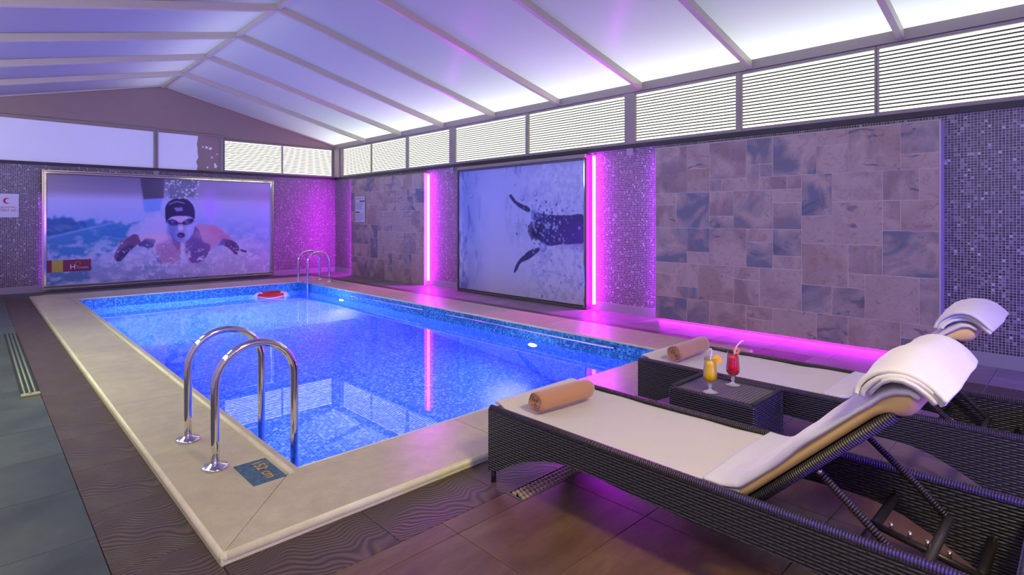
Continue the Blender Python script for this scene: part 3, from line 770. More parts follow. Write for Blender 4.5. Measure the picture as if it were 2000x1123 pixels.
# head
pt.shape(P_([(1062, 420), (1080, 500), (1105, 560), (1140, 605), (1190, 628), (1250, 600), (1295, 540), (1310, 440), (1290, 390), (1090, 390)]), (124, 132, 200), 1)
pt.shape(P_([(1240, 500), (1310, 440), (1300, 540), (1255, 600), (1215, 622), (1240, 560)]), (150, 156, 218), 2, .8)
pt.shape(P_([(1055, 420), (1053, 330), (1075, 285), (1120, 255), (1190, 245), (1250, 262), (1295, 310), (1310, 370), (1308, 430), (1270, 402), (1185, 395), (1110, 405), (1075, 430), (1068, 470)]), (26, 22, 56), 1)
pt.shape(P_([(1130, 330), (1200, 325), (1205, 355), (1150, 362)]), (130, 130, 200), 2, .8); pt.line(P_([(1090, 300), (1150, 275), (1215, 290)]), .012, (150, 150, 200), .7)
pt.shape(P_([(1090, 410), (1180, 398), (1260, 405), (1220, 440), (1185, 452), (1140, 440)]), (190, 160, 204), 1, .95)
pt.shape(P_([(1075, 435), (1130, 428), (1172, 455), (1160, 480), (1110, 485), (1080, 465)]), (24, 20, 52), 1)
pt.shape(P_([(1196, 455), (1240, 425), (1300, 420), (1290, 455), (1250, 478), (1210, 478)]), (24, 20, 52), 1)
pt.line(P_([(1165, 462), (1200, 462)]), .012, (30, 26, 60), 1)
pt.blob(B(1120, 448), .05, .03, (130, 130, 190), .8); pt.blob(B(1232, 444), .05, .03, (130, 130, 190), .8)
pt.shape(P_([(1172, 480), (1200, 480), (1215, 515), (1185, 525), (1158, 512)]), (206, 178, 214), 1, .9)
pt.shape(P_([(1155, 550), (1185, 538), (1218, 548), (1222, 572), (1190, 590), (1158, 575)]), (30, 20, 50), 1)
pt.shape(P_([(1168, 560), (1190, 556), (1210, 564), (1190, 578)]), (120, 60, 100), 1, .8)
pt.line(P_([(1105, 545), (1125, 600), (1140, 640)]), .012, (60, 50, 110), .7)
for c, rx_, rz_, col, al in (((1110, 520), .12, .28, (70, 80, 164), .75), ((1145, 585), .12, .12, (84, 92, 176), .6), ((1250, 500), .09, .2, (176, 176, 226), .55), ((1150, 500), .05, .09, (90, 96, 170), .6), ((1185, 600), .12, .06, (96, 100, 180), .5),
                          ((1010, 600), .25, .15, (206, 176, 216), .6), ((1080, 700), .2, .3, (138, 96, 150), .5), ((1380, 560), .25, .15, (186, 140, 180), .6), ((1330, 700), .2, .35, (60, 48, 112), .6), ((900, 580), .2, .08, (190, 164, 206), .6), ((1560, 590), .15, .12, (130, 70, 120), .5), ((700, 640), .12, .15, (120, 80, 116), .5)):
    pt.blob(B(*c), rx_, rz_, col, al, .8)
# splashes over the body
sp = np.clip((n3-.60)*12, 0, 1)*np.clip((.36-vv)*6, 0, 1)*np.clip((uu-.25)*6, 0, 1); pt.put(sp, (196, 192, 232), .9)
rs = np.random.RandomState(5)
for k in range(60):
    c = B(rs.uniform(1060, 1340), rs.uniform(90, 250)); r = rs.uniform(.008, .03); pt.blob(c, r, r, (200, 206, 220), .9, .4)
for k in range(120):
    c = B(rs.uniform(600, 1800), rs.uniform(620, 860)); r = rs.uniform(.006, .02); pt.blob(c, r, r, (206, 204, 236), .9, .4)
pt.mesh('picture', po, lambda U, V: np.stack([U, np.full_like(U, PY), V], -1), 1.15, .02)
# bevelled mirror frame
def frame(prof_w, rect, plane, axis, parent, mat, nm='frame'):
    a0, a1, b0, b1 = rect; w_, d0, d1 = prof_w
    for (p, q, r_, s_) in ((a0, a1, b0, b0+w_), (a0, a1, b1-w_, b1), (a0, a0+w_, b0+w_, b1-w_), (a1-w_, a1, b0+w_, b1-w_)):
        if axis == 'y': MB().box((p, d0, r_), (q, d1, s_), .006).build(nm, mat, parent)
        else: MB().box((d0, p, r_), (d1, q, s_), .006).build(nm, mat, parent)
frame((.028, -.06, -.125), (-5.995, -1.645, .04, 2.34), None, 'y', po, 'steel')
frame((.045, -.07, -.098), (-5.967, -1.673, .068, 2.312), None, 'y', po, 'chrome', 'inner_frame')
# banner with the emblem
bx0, bz0 = B(45, 925); bx1, bz1 = B(425, 830)
MB().box((bx0+.006, PY-.001, .37), (bx1, PY-.004, .60)).build('banner', 'maroon', po)
olive = plain('olive_square', (170, 160, 60), .5); M['olive'] = olive
a_ = on_back(101, 540, PY)[0]; b_ = on_back(123, 540, PY)[0]
MB().box((a_, PY-.004, .368), (b_, PY-.006, .602)).build('banner_square', 'olive', po)
xh = on_back(136, 537, PY)[0]
textmesh('H', .13, 'ring_white', 'banner_letter', po, (xh, PY-.0055, .455), (PI/2, 0, 0))
textmesh('Crown', .062, 'sign', 'banner_letter', po, (xh+.115, PY-.0055, .44), (PI/2, 0, 0))
MB().tube([(xh+.13+.055*math.cos(t)*(.6+.4*math.sin(t)), PY-.007, .50+.055*math.sin(t)) for t in [k*2*PI/14 for k in range(12)]], .004, 6).build('banner_emblem', 'depth_gold', po)

# --- underwater swimmer poster on the right wall
pr = thing('framed_underwater_poster', 'dark-framed poster of a diving swimmer seen underwater, between the two magenta strips', 'poster', (-.07, -7.0, .0))
PX = -.13
MB().box((-.001, -5.40, .0), (-.11, -8.56, 2.39)).build('box_body', 'black_steel', pr)
def R(x, y): return on_right(900+x/3.51, 300+y/3.51, PX)
def Q_(l): return [R(*p) for p in l]
u0, u1, v0, v1 = 5.43, 8.515, .06, 2.31
pr_ = Paint(u0, u1, v0, v1, 340, 250); U, V = pr_.U, pr_.V; uu = (U-u0)/(u1-u0); vv = (V-v0)/(v1-v0)
n1 = vnoise(U, V, 1.1, 13, 4, (1.4, 1)); n2 = vnoise(U, V, 15, 21, 3, (1, 1)); n3 = vnoise(U, V, 4, 8, 4, (2.4, 1))
pr_.C = grad(vv, [0, .3, .7, 1], [(176, 178, 214), (172, 176, 232), (158, 166, 236), (142, 152, 228)])
pr_.put(np.clip((.3-uu)*3.2, 0, 1)*np.clip((n1-.3)*3, 0, 1), (72, 104, 196), .75)
pr_.put(np.clip((.25-uu)*5, 0, 1)*np.clip((n3-.52)*6, 0, 1), (44, 70, 170), .6)
rgt = np.clip((uu-.48)*4, 0, 1)
pr_.put(rgt*np.clip((n2-.52)*8, 0, 1), (104, 118, 204), .4); pr_.put(rgt*np.clip((.42-n2)*7, 0, 1), (196, 198, 246), .3)
pr_.put(np.clip((uu-.40)*8, 0, 1)*np.clip((.62-uu)*8, 0, 1)*np.clip((vv-.35)*3, 0, 1)*np.clip((n3-.45)*6, 0, 1), (50, 66, 156), .6)
ink = (34, 26, 84)
pr_.shape(Q_([(328, 285), (345, 275), (362, 300), (380, 325), (420, 345), (470, 368), (478, 395), (450, 400), (405, 372), (360, 335), (340, 305)]), ink, 1, .95, .02)
pr_.shape(Q_([(362, 815), (372, 770), (392, 735), (440, 685), (500, 650), (540, 640), (545, 665), (500, 700), (440, 740), (405, 750), (385, 800), (370, 822)]), ink, 1, .95, .03)
pr_.shape(Q_([(500, 400), (560, 415), (640, 418), (720, 425), (790, 418), (850, 412), (850, 618), (780, 620), (700, 622), (620, 632), (560, 622), (535, 585), (490, 565), (482, 520), (500, 485), (520, 470), (500, 430)]), (40, 26, 104), 1, .97, .03)
pr_.blob(R(515, 525), .2, .17, (28, 22, 70), 1, .3)
pr_.blob(R(850, 560), .7, .3, (88, 6, 190), .55)
pr_.shape(Q_([(478, 385), (540, 400), (560, 440), (500, 470), (480, 430)]), (74, 90, 180), 3, .7, .08)
for k in range(230):
    x, y = rs.normal(560, 70), rs.normal(490, 70); c = R(x, y); r = rs.uniform(.008, .035)
    pr_.blob(c, r, r, (150, 160, 240) if rs.rand() < .55 else (30, 40, 120), .8, .5)
for k in range(120):
    c = R(rs.uniform(480, 840), rs.uniform(320, 1000)); r = rs.uniform(.01, .03); pr_.blob(c, r, r, (60, 74, 170) if rs.rand() < .5 else (176, 180, 240), .6, .5)
for c, r in (((420, 305), .055), ((510, 272), .06), ((72, 290), .05), ((565, 640), .09)):
    q = R(*c); pr_.blob(q, r, r, (70, 90, 190), .9, .3); pr_.blob((q[0]-.008, q[1]+.008), r*.7, r*.7, (160, 170, 240), .9, .3)
pr_.mesh('picture', pr, lambda U, V: np.stack([np.full_like(U, PX), -U, V], -1), 1.0)
frame((.035, -.09, -.15), (-8.575, -5.385, .0, 2.345), None, 'x', pr, 'black_steel')
MB().box((-.10, -8.55, 2.345), (-.16, -5.40, 2.40), .004).build('cornice', 'frame_grey', pr)
MB().box((-.142, -8.54, .03), (-.152, -8.522, 2.32)).build('edge_trim', 'chrome', pr)

# ------------------------------------------------------------------ signs
sg = thing('first_aid_sign', 'white first aid sign with red crescent on the mosaic left of the poster', 'sign', (-6.62, -.01, 1.42))
MB().box((-6.93, -.001, 1.425), (-6.318, -.012, 1.866), .002).build('sign_board', 'sign', sg)
cx, cz = -6.48, 1.735; pts = []
for k in range(15): a = math.radians(50+260*k/14); pts.append((cx+.055*math.cos(a), cz+.055*math.sin(a)))
for k in range(15): a = math.radians(300-240*k/14); pts.append((cx+.018+.043*math.cos(a), cz+.043*math.sin(a)))
MB().prism(pts, 'y', -.012, -.014).build('red_crescent', 'sign_red', sg)
textmesh('FIRST AID', .052, 'sign_red', 'lettering', sg, (-6.345, -.0135, 1.555), (PI/2, 0, 0), align='RIGHT')
textmesh('\uFE94\uFEF4\uFEDF\uFEED\uFEF7\uFE8D \u0627\u0644\u0625\u0633\u0639\u0627\u0641\u0627\u062A', .046, 'sign_red', 'lettering', sg, (-6.345, -.0135, 1.62), (PI/2, 0, 0), align='RIGHT')
nb = thing('notice_board', 'narrow white pool rules notice on the far slate panel', 'sign', (-.12, -1.55, 1.32))
MB().box((-.115, -1.78, 1.325), (-.135, -1.335, 1.945), .003).build('sign_board', 'sign', nb)
MB().box((-.135, -1.55, 1.815), (-.1365, -1.79, 1.845)).build('heading_bar', 'maroon', nb)
MB().box((-.135, -1.34, 1.545), (-.1365, -1.55, 1.575)).build('heading_bar', 'maroon', nb)
m = MB()
for z in [1.90, 1.88, 1.78, 1.755, 1.73, 1.705, 1.68, 1.655, 1.63, 1.51, 1.485, 1.46, 1.435, 1.41, 1.385, 1.36]:
    a = random.uniform(.3, .42); m.box((-.135, -1.35, z), (-.1362, -1.35-a, z+.008))
m.build('printed_lines', 'sign_grey', nb)['kind'] = 'stuff'

# ------------------------------------------------------------------ pool fittings
def arc_path(xd, xp, y, zs=.48, zt=.695, zend=-1.0):
    c = (xd+xp)/2; a = abs(xp-xd)/2; sg_ = 1 if xp > xd else -1; P = [(xd, y, .05), (xd, y, .2), (xd, y, .38), (xd, y, zs)]
    for k in range(1, 16):
        t = PI*k/16; P.append((c-sg_*a*math.cos(t), y, zs+(zt-zs)*math.sin(t)))
    P += [(xp, y, zs), (xp, y, .2), (xp, y, -.1), (xp, y, -.4), (xp, y, zend)]
    return P
def ladder(xd, xp, ys_, label, r=.021, zend=-1.0, under=True, nm='pool_ladder'):
    t = thing(nm, label, 'pool ladder', (xd, sum(ys_)/2, CZ))
    for y in ys_:
        h = MB().tube(arc_path(xd, xp, y, zend=zend), r, 16).build('handrail', 'chrome', t)
        MB().lathe([(.0, .030), (.024, .030), (.03, .022), (.062, .016), (.068, .008), (.068, 0), (0, 0)], (xd, y, CZ), 24).build('flange', 'chrome', h)
    for z in (-.35, -.62, -.88):
        if z > zend: MB().box((xp-.04, min(ys_), z-.012), (xp+.04, max(ys_), z+.012), .006).build('rung', 'steel', t)
    return t
ladder(-5.996, -5.56, (-10.657, -10.128), 'pool ladder with two tall chrome arches at the near corner', .022)
ladder(-1.385, -1.87, (-2.52, -2.05), 'small pool ladder with chrome arches at the far right corner', .022, -.78)
# depth plate
dp = thing('depth_marker_plate', 'blue mosaic depth plate reading 152 cm set in the near corner coping', 'depth marker', (-5.838, -10.87, CZ))
MB().box((-5.922, -11.022, CZ-.002), (-5.752, -10.718, CZ+.0025), .001).build('plate', 'depth_blue', dp)
textmesh('152', .082, 'depth_gold', 'numeral', dp, (-5.815, -10.80, CZ+.003), (0, 0, -PI/2), align='CENTER')
textmesh('cm', .082, 'depth_gold', 'lettering', dp, (-5.815, -10.94, CZ+.003), (0, 0, -PI/2), align='CENTER')
# grab rails on the right pool side
for a, b, lab in ((-6.66, -4.35, 'steel grab rail along the far part of the right pool side'), (-10.30, -7.28, 'steel grab rail along the near part of the right pool side')):
    t = thing('grab_rail', lab, 'grab rail', (PXR-.05, (a+b)/2, -.05))
    MB().tube([(PXR, a, -.03), (PXR-.035, a, -.03), (PXR-.05, a+.02, -.03), (PXR-.05, (a+b)/2, -.03), (PXR-.05, b-.02, -.03), (PXR-.035, b, -.03), (PXR, b, -.03)], .012, 10).build('rail', 'chrome', t)
    for y in (a+.7, (a+b)/2, b-.7): MB().tube([(PXR, y, -.03), (PXR-.05, y, -.03)], .008, 8).build('bracket', 'steel', t)
# underwater lamps
for x, y, z, sg_, lab in ((PXR, -3.954, -.265, -1, 'round underwater lamp on the right pool side near the far ladder'), (PXR, -9.047, -.37, -1, 'round underwater lamp on the right pool side below the near grab rail'),
                     (PXL, -3.954, -.30, 1, 'underwater lamp on the left pool side at the far end'), (PXL, -9.047, -.37, 1, 'underwater lamp on the left pool side by the near ladder')):
    t = thing('underwater_lamp', lab, 'pool light', (x, y, z), None)
    MB().lathe([(0, sg_*.02), (.055, sg_*.018), (.07, sg_*.008)], (x, y, z), 20, axis='x').build('lens', 'lamp_white', t)
    MB().lathe([(.068, sg_*.012), (.075, sg_*.016), (.092, sg_*.006), (.095, 0)], (x, y, z), 20, axis='x').build('bezel', 'steel', t)
    area('lamp_light', (x+sg_*.03, y, z), (0, math.radians(90 if sg_ < 0 else -90), 0), .12, .12, 270 if y > -6 else 50, (.62, .64, 1.0), 'DISK')
# life ring
lr = thing('life_ring', 'red and white life ring floating at the far end of the pool', 'life ring', (-2.66, -2.62, WZ))
c = Vector((-2.66, -2.62, WZ+.02))
def arcring(a0, a1, r, R0=.25, n=10):
    return MB().tube([(c.x+R0*math.cos(a0+(a1-a0)*k/n), c.y+R0*math.sin(a0+(a1-a0)*k/n), c.z) for k in range(n+1)], r, 12)
MB().tube([(c.x+.25*math.cos(2*PI*k/40), c.y+.25*math.sin(2*PI*k/40), c.z) for k in range(40)], .06, 12, closed=True).build('ring_body', 'ring_white', lr)
for k in range(2): a = k*PI+math.radians(15); arcring(a, a+math.radians(105), .063).build('red_band', 'ring_red', lr)
MB().tube([(c.x+.335*math.cos(2*PI*k/48), c.y+.335*math.sin(2*PI*k/48), c.z+.012*math.sin(8*PI*k/48)) for k in range(48)], .006, 6, closed=True).build('grab_rope', 'ring_white', lr)

# ------------------------------------------------------------------ floor drains
dr = thing('floor_drain', 'studded floor drain channel running under the near lounger', 'drain', (-3.1, -11.95, 0))
MB().box((-4.985, -12.01, -.03), (-1.2, -11.89, -.012)).build('channel', 'drain_dark', dr)
MB().box((-4.985, -12.01, -.012), (-1.2, -12.004, .001)).box((-4.985, -11.896, -.012), (-1.2, -11.89, .001)).box((-4.985, -12.004, -.012), (-4.972, -11.896, .001)).build('channel_rim', 'black_steel', dr)
m = MB(); r_ = [(0, .014), (.35, .0125), (.7, .009), (1, 0)]
x = -4.95; k = 0
while x < -3.4:
    for j in range(3):
        yy_ = -11.917-.033*j; xx = x+(.013 if j % 2 else 0)
        b = len(m.v); n = 8; V = []; 
        for rr, z in ((1, -.012), (.95, -.003), (.55, .003)):
            for q in range(n): a = 2*PI*q/n; V.append((xx+.0115*rr*math.cos(a), yy_+.0155*rr*math.sin(a), z))
        F = [(i*n+q, i*n+(q+1) % n, (i+1)*n+(q+1) % n, (i+1)*n+q) for i in range(2) for q in range(n)]+[tuple(2*n+q for q in range(n))]
        m.add(V, F, True)
    x += .027
m.build('studs', 'drain_stone', dr)['kind'] = 'stuff'
dl = thing('floor_drain', 'ribbed floor drain channel along the left side of the pool', 'drain', (-6.612, -6.5, 0))
MB().box((-6.672, -8.16, 0), (-6.554, -4.8, .002)).build('channel', 'drain_dark', dl)
for j in range(3): MB().tube([(-6.645+.032*j, -8.10, .006), (-6.645+.032*j, -4.82, .006)], .011, 8).build('rib', 'drain_bar', dl)
MB().box((-6.672, -8.16, 0), (-6.554, -8.105, .018), .003).build('end_cap', 'drain_cap', dl)
MB().lathe([(0, .0195), (.009, .0195), (.009, .017)], (-6.613, -8.133, 0), 12).build('screw_hole', 'drain_dark', dl)

# ------------------------------------------------------------------ sun loungers
ZT = .39
def sheet(fn, nu, nv, th=.010, name='towel', mat='towel_white', parent=None, ribs=None):
    """closed cloth sheet from fn(u,v)->point, thickness along the normal"""
    P = [[Vector(fn(i/nu, j/nv)) for i in range(nu+1)] for j in range(nv+1)]
    top, bot = [], []
    for j in range(nv+1):
        for i in range(nu+1):
            du = P[j][min(i+1, nu)]-P[j][max(i-1, 0)]; dv = P[min(j+1, nv)][i]-P[max(j-1, 0)][i]
            n = du.cross(dv); n = n.normalized() if n.length > 1e-12 else Vector((0, 0, 1))
            top.append(P[j][i]+n*th/2); bot.append(P[j][i]-n*th/2)
    m = MB(); W = nu+1; b = len(top); F = []
    for j in range(nv):
        for i in range(nu):
            a = j*W+i; F.append((a, a+1, a+1+W, a+W)); F.append((b+a, b+a+W, b+a+1+W, b+a+1))
    for i in range(nu): F.append((i+1, i, b+i, b+i+1)); a = nv*W+i; F.append((a, a+1, b+a+1, b+a))
    for j in range(nv): a = j*W; F.append((a, a+W, b+a+W, b+a)); a = j*W+nu; F.append((a+W, a, b+a, b+a+W))
    m.add(top+bot, F, True)
    return m.build(name, mat, parent)
def wob(x, y, s=1, seed=0):
    return math.sin(x*17*s+seed*1.7+3*math.sin(y*5*s+seed))*.5+math.sin(y*23*s+2*math.sin(x*9*s+seed*2.3)+seed)*.35+math.sin((x+y)*41*s+seed*3)*.15
def lounger(label, group):
    t = thing('sun_lounger', label, 'sun lounger', (-4.6, -12.8, 0), group)
    bot = [(-11.73, .05), (-11.79, .068), (-11.85, .103), (-11.92, .145), (-11.98, .174), (-12.05, .203), (-12.12, .226), (-12.2, .245), (-12.3, .257), (-12.45, .256), (-12.65, .246), (-12.9, .238), (-13.1, .240), (-13.25, .247), (-13.36, .24), (-13.45, .218), (-13.54, .178), (-13.62, .135), (-13.70, .09), (-13.78, .06), (-13.86, .05)]
    prof = bot+[(-13.86, ZT-.006), (-13.85, ZT), (-11.74, ZT), (-11.73, ZT-.006)]
    for x0, x1 in ((-4.962, -4.925), (-4.277, -4.24)):
        sp_ = MB().prism(prof, 'x', x0, x1).build('side_panel', 'wicker', t)
        MB().tube([((x0+x1)/2, -11.735, ZT-.004), ((x0+x1)/2, -13.855, ZT-.004)], .0195, 10).build('top_roll', 'wicker_wrap', sp_)
    ar = [(-4.925+.648*k/12, .05+.17*math.sin(PI*k/12)**.6) for k in range(13)]
    for y0, y1 in ((-11.733, -11.77), (-13.857, -13.82)):
        MB().prism(ar+[(-4.277, ZT-.004), (-4.925, ZT-.004)], 'y', y0, y1).build('end_panel', 'wicker', t)
    for x in (-4.944, -4.258):
        for y in (-11.752, -13.838): MB().tube([(x, y, 0), (x, y, .06)], .014, 10).build('foot', 'tube_dark', t)
    dk = MB(); k = 0
    y = -11.80
    while y > -13.05: dk.box((-4.925, y, .345), (-4.277, y-.05, .366)); y -= .065
    dk.build('seat_deck', 'wicker', t)
    # back section
    dy, dz = -.716, .698
    def bp(s_, h=0): return (-13.075+dy*s_+(-dz*-1)*0-(-.698)*0+(-.0)*h + (.698*h), .336+dz*s_+.716*h)   # s along the back, h along its outward normal (towards the sitter)
    back = MB()
    for x in (-4.895, -4.308): back.tube([(x, *bp(0)), (x, *bp(.30)), (x, *bp(.66))], .0195, 12)
    back.tube([(-4.895, *bp(.66)), (-4.308, *bp(.66))], .0195, 12)
    back = back.build('back_frame', 'wicker_wrap', t)
    MB().add([(-4.88, *bp(.01, .008)), (-4.32, *bp(.01, .008)), (-4.32, *bp(.65, .008)), (-4.88, *bp(.65, .008)), (-4.88, *bp(.01, -.004)), (-4.32, *bp(.01, -.004)), (-4.32, *bp(.65, -.004)), (-4.88, *bp(.65, -.004))],
             [(0, 1, 2, 3), (7, 6, 5, 4), (0, 4, 5, 1), (1, 5, 6, 2), (2, 6, 7, 3), (3, 7, 4, 0)]).build('back_deck', 'wicker', back)
    st = MB()
    cy_, cz_ = -13.60, .285
    for x in (-4.862, -4.34):
        st.tube([(x, *bp(.315, -.02)), (x, (-13.31*.35+cy_*.65)-.0, .54*.35+cz_*.65+.01), (x, cy_, cz_)], .013, 10)
    st.tube([(-4.862, cy_, cz_), (-4.34, cy_, cz_)], .0165, 10)
    st = st.build('support_stay', 'wicker_wrap', t)
    MB().lathe([(0, -.012), (.008, -.012), (.010, -.004), (.010, 0)], (-4.876, *bp(.325, -.028)), 12, axis='x').build('bolt', 'steel', st)
    rk = MB().tube([(-4.6, -13.41, .298), (-4.6, -13.74, .238)], .013, 10)
    for y, z in ((-13.42, .282), (-13.72, .232)): rk.tube([(-4.925, y, z), (-4.277, y, z)], .017, 10)
    rk = rk.build('adjustment_rack', 'tube_dark', t)
    for y in (-13.475, -13.53, -13.58, -13.64):
        z = .298+(y+13.41)*.182; MB().tube([(-4.6, y, z+.008), (-4.6, y, z+.034)], .006, 8).build('stud', 'steel', rk)
    # mattress on the back, bending over the head end
    cen = []
    for k in range(12): cen.append(bp(-.02+.62*k/11, .046))
    cen += [bp(.62, .044), bp(.645, .038), bp(.67, .028), bp(.695, .020), bp(.72, .014), bp(.735, .012)]
    m = MB(); V = []; F = []; n = len(cen)
    for i, p in enumerate(cen):
        a, b = cen[max(i-1, 0)], cen[min(i+1, n-1)]; l = math.hypot(b[0]-a[0], b[1]-a[1]); nx, nz = -(b[1]-a[1])/l, (b[0]-a[0])/l
        nx, nz = .698, .716
        h = .023 if i < 13 else (.029, .040, .044, .038, .024)[i-13] if i-13 < 5 else .026
        for (x, e) in ((-4.91, -.6), (-4.915, 0), (-4.91, .6), (-4.895, 1), (-4.6, 1.05), (-4.305, 1), (-4.29, .6), (-4.285, 0), (-4.29, -.6), (-4.305, -1), (-4.6, -1), (-4.895, -1)):
            V.append((x, p[0]+nx*h*e, p[1]+nz*h*e))
    for i in range(n-1):
        for k in range(12): k2 = (k+1) % 12; F.append((i*12+k, (i+1)*12+k, (i+1)*12+k2, i*12+k2))
    F += [tuple(range(12)), tuple(reversed(range((n-1)*12, n*12)))]
    m.add(V, F, True); m.build('mattress', 'mattress', t)
    return t, bp
L1, bp = lounger('near dark wicker sun lounger with its yellow mattress showing on the raised back', 'wicker sun loungers')
def seat_towel(dx, seed, label):
    def f(u, v):
        x = -4.918+.634*u; y = -11.738-1.33*v
        z = .380+.005*wob(x, y, .6, seed)-.008*math.sin(PI*u)
        if v < .03: z = ZT+.022-.0*v
        elif v < .07: z = z+(ZT+.022-z)*(1-(v-.03)/.04)
        if v > .93: z += .018*(v-.93)/.07+.005*wob(x, y, 2, seed)
        return (x+dx, y, z)
    o = sheet(f, 36, 64, .012, 'spread_towel', 'towel_seat', None); return tag(o, label, 'towel', 'towels spread on the lounger seats')
def surf(s_, u, seed):
    """profile of the towel lying over the raised back; s_ 0..1"""
    prof = [(-12.93, .402), (-12.99, .405), (-13.03, .416), bp(.055, .078), bp(.13, .078), bp(.23, .078), bp(.33, .078), bp(.43, .078), bp(.53, .078), bp(.61, .077), bp(.67, .076), bp(.715, .068), bp(.745, .045), bp(.755, .015)]
    q = s_*(len(prof)-1); i = min(int(q), len(prof)-2); f_ = q-i
    f_ = f_
    a, b = prof[i], prof[i+1]
    return a[0]+(b[0]-a[0])*f_, a[1]+(b[1]-a[1])*f_
def back_towel(dx, dy_, seed, label, edge=0):
    def f(u, v):
        x = -4.925+.655*u; y, z = surf(v, u, seed)
        wgt = min(1, v*6)
        h = .007*wob(x*1.0, v*1.2, .8, seed)*wgt
        lift = .012*math.sin(PI*u)-.034*max(0, 1-u*14)**1.5*wgt-.030*max(0, 1-(1-u)*14)**1.5*wgt
        x += .005*wob(v*1.1, seed, 1.3, seed)*(1 if u < .5 else -1)*abs(2*u-1)
        return (x+dx, y+dy_+.698*(h+lift*.5), z+.716*(h+lift*.5))
    o = sheet(f, 40, 60, .012, 'draped_towel', 'towel_white', None); return tag(o, label, 'towel', None)
def head_fold(dx, dy_, seed, label):
    """thick folded end of a towel hung over the top of the back"""
    t = thing('folded_towel', label, 'towel', (-4.6+dx, -13.5+dy_, .88))
    base = [bp(.645, .082), bp(.655, .092), bp(.68, .097), bp(.71, .096), bp(.738, .085), bp(.760, .064), bp(.772, .036), bp(.776, .006), bp(.776, -.022), bp(.775, -.04)]
    for layer, (off, s0, s1, wd) in enumerate(((0, .06, .93, 0), (.013, .0, 1.0, .01), (.027, .04, .97, .018))):
        def f(u, v, off=off, s0=s0, s1=s1, wd=wd, layer=layer):
            q = (s0+(s1-s0)*v)*(len(base)-1); i = min(int(q), len(base)-2); fr = q-i; a, b = base[i], base[i+1]
            y, z = a[0]+(b[0]-a[0])*fr, a[1]+(b[1]-a[1])*fr
            l = math.hypot(b[0]-a[0], b[1]-a[1]); ny, nz = (b[1]-a[1])/l, -(b[0]-a[0])/l
            h = off+.006*wob(u*.6+layer*.1, v*.3, 1.0, seed+layer)+.016*math.sin(PI*u)
            skew = .02*(u-.5)
            x = -4.935-wd*.3+(.675+wd*.6)*u+.012*math.sin(v*4+seed+layer)
            return (x+dx, y+ny*h+dy_+skew*.3, z+nz*h)
        sheet(f, 30, 30, .015, 'towel_layer', 'towel_white', t)
    return t
seat_towel(0, 1, 'cream towel spread flat on the near lounger seat')
back_towel(0, 0, 2, 'white towel draped over the raised back of the near lounger')
head_fold(0, 0, 3, 'thick folded white towel hung over the head of the near lounger')
# second lounger: a copy of the first with its parts
def copy_tree(o, parent=None):
    c_ = o.copy(); COL.objects.link(c_); c_.parent = parent
    for ch in [q for q in bpy.data.objects if q.parent == o]: copy_tree(ch, c_)
    return c_
DX, DY = 1.466, .03
L2 = copy_tree(L1); L2.location = L1.location+Vector((DX, DY, 0)); L2['label'] = 'far dark wicker sun lounger beyond the small table, nearest the slate wall'
seat_towel(DX, 4, 'cream towel spread flat on the far lounger seat').location.y += DY
back_towel(DX, DY, 5, 'white towel draped over the raised back of the far lounger')
head_fold(DX, DY, 6, 'thick folded white towel hung over the head of the far lounger')

# rolled towels
def roll(p0, p1, r, label, seed):
    p0, p1 = Vector(p0), Vector(p1); ax = (p1-p0); Ln = ax.length; ax.normalize(); sd = Vector((0, 0, 1)); ot = sd.cross(ax).normalized()
    t = thing('rolled_towel', label, 'towel', tuple((p0+p1)/2-Vector((0, 0, r))), 'rolled tan towels on the loungers')
    turns, th = 4.3, r/5.4; N_ = 90; A0 = math.radians(200)
    ins, outs = [], []
    for k in range(N_+1):
        q = k/N_; a = A0+2*PI*turns*q; rc = .006+(r-.006)*q**.9
        d = (rc-.006)/max(turns*q, .3); tk = min(th*.62, max(.003, rc*.6))
        ins.append((a, max(rc-tk, .001))); outs.append((a, rc))
    cs = outs+list(reversed(ins)); m = MB(); V = []; ns = 12; n = len(cs)
    for i in range(ns+1):
        f_ = i/ns; bul = 1+.03*math.sin(PI*f_)+.01*math.sin(f_*17+seed)
        if i in (0, ns): bul *= .97
        for (a, rr) in cs:
            dd = .006*math.sin(a*3+seed) if i in (0, ns) else 0
            sag = .93 if math.sin(a) < -.7 else 1
            V.append(p0+ax*(Ln*f_+dd+(.012*(1-rr/r) if i == 0 else 0))+(ot*math.cos(a)*1.03+sd*math.sin(a)*sag)*rr*bul)
    F = []
    for i in range(ns):
        for k in range(n): k2 = (k+1) % n; F.append((i*n+k, i*n+k2, (i+1)*n+k2, (i+1)*n+k))
    M_ = N_+1
    for e, base in ((0, 0), (1, ns*n)):
        for k in range(N_):
            q_ = (base+k, base+k+1, base+n-2-k, base+n-1-k); F.append(tuple(reversed(q_)) if e == 0 else q_)
    m.add(V, F, True); m.build('towel_roll', 'towel_brown', t); return t
roll((-4.852, -11.965, .392+.057), (-4.455, -12.0, .392+.057), .057, 'tan rolled towel at the foot of the near lounger', 0)
roll((-3.405, -11.93, .392+.061), (-2.945, -11.915, .392+.061), .061, 'tan rolled towel at the foot of the far lounger', 2)

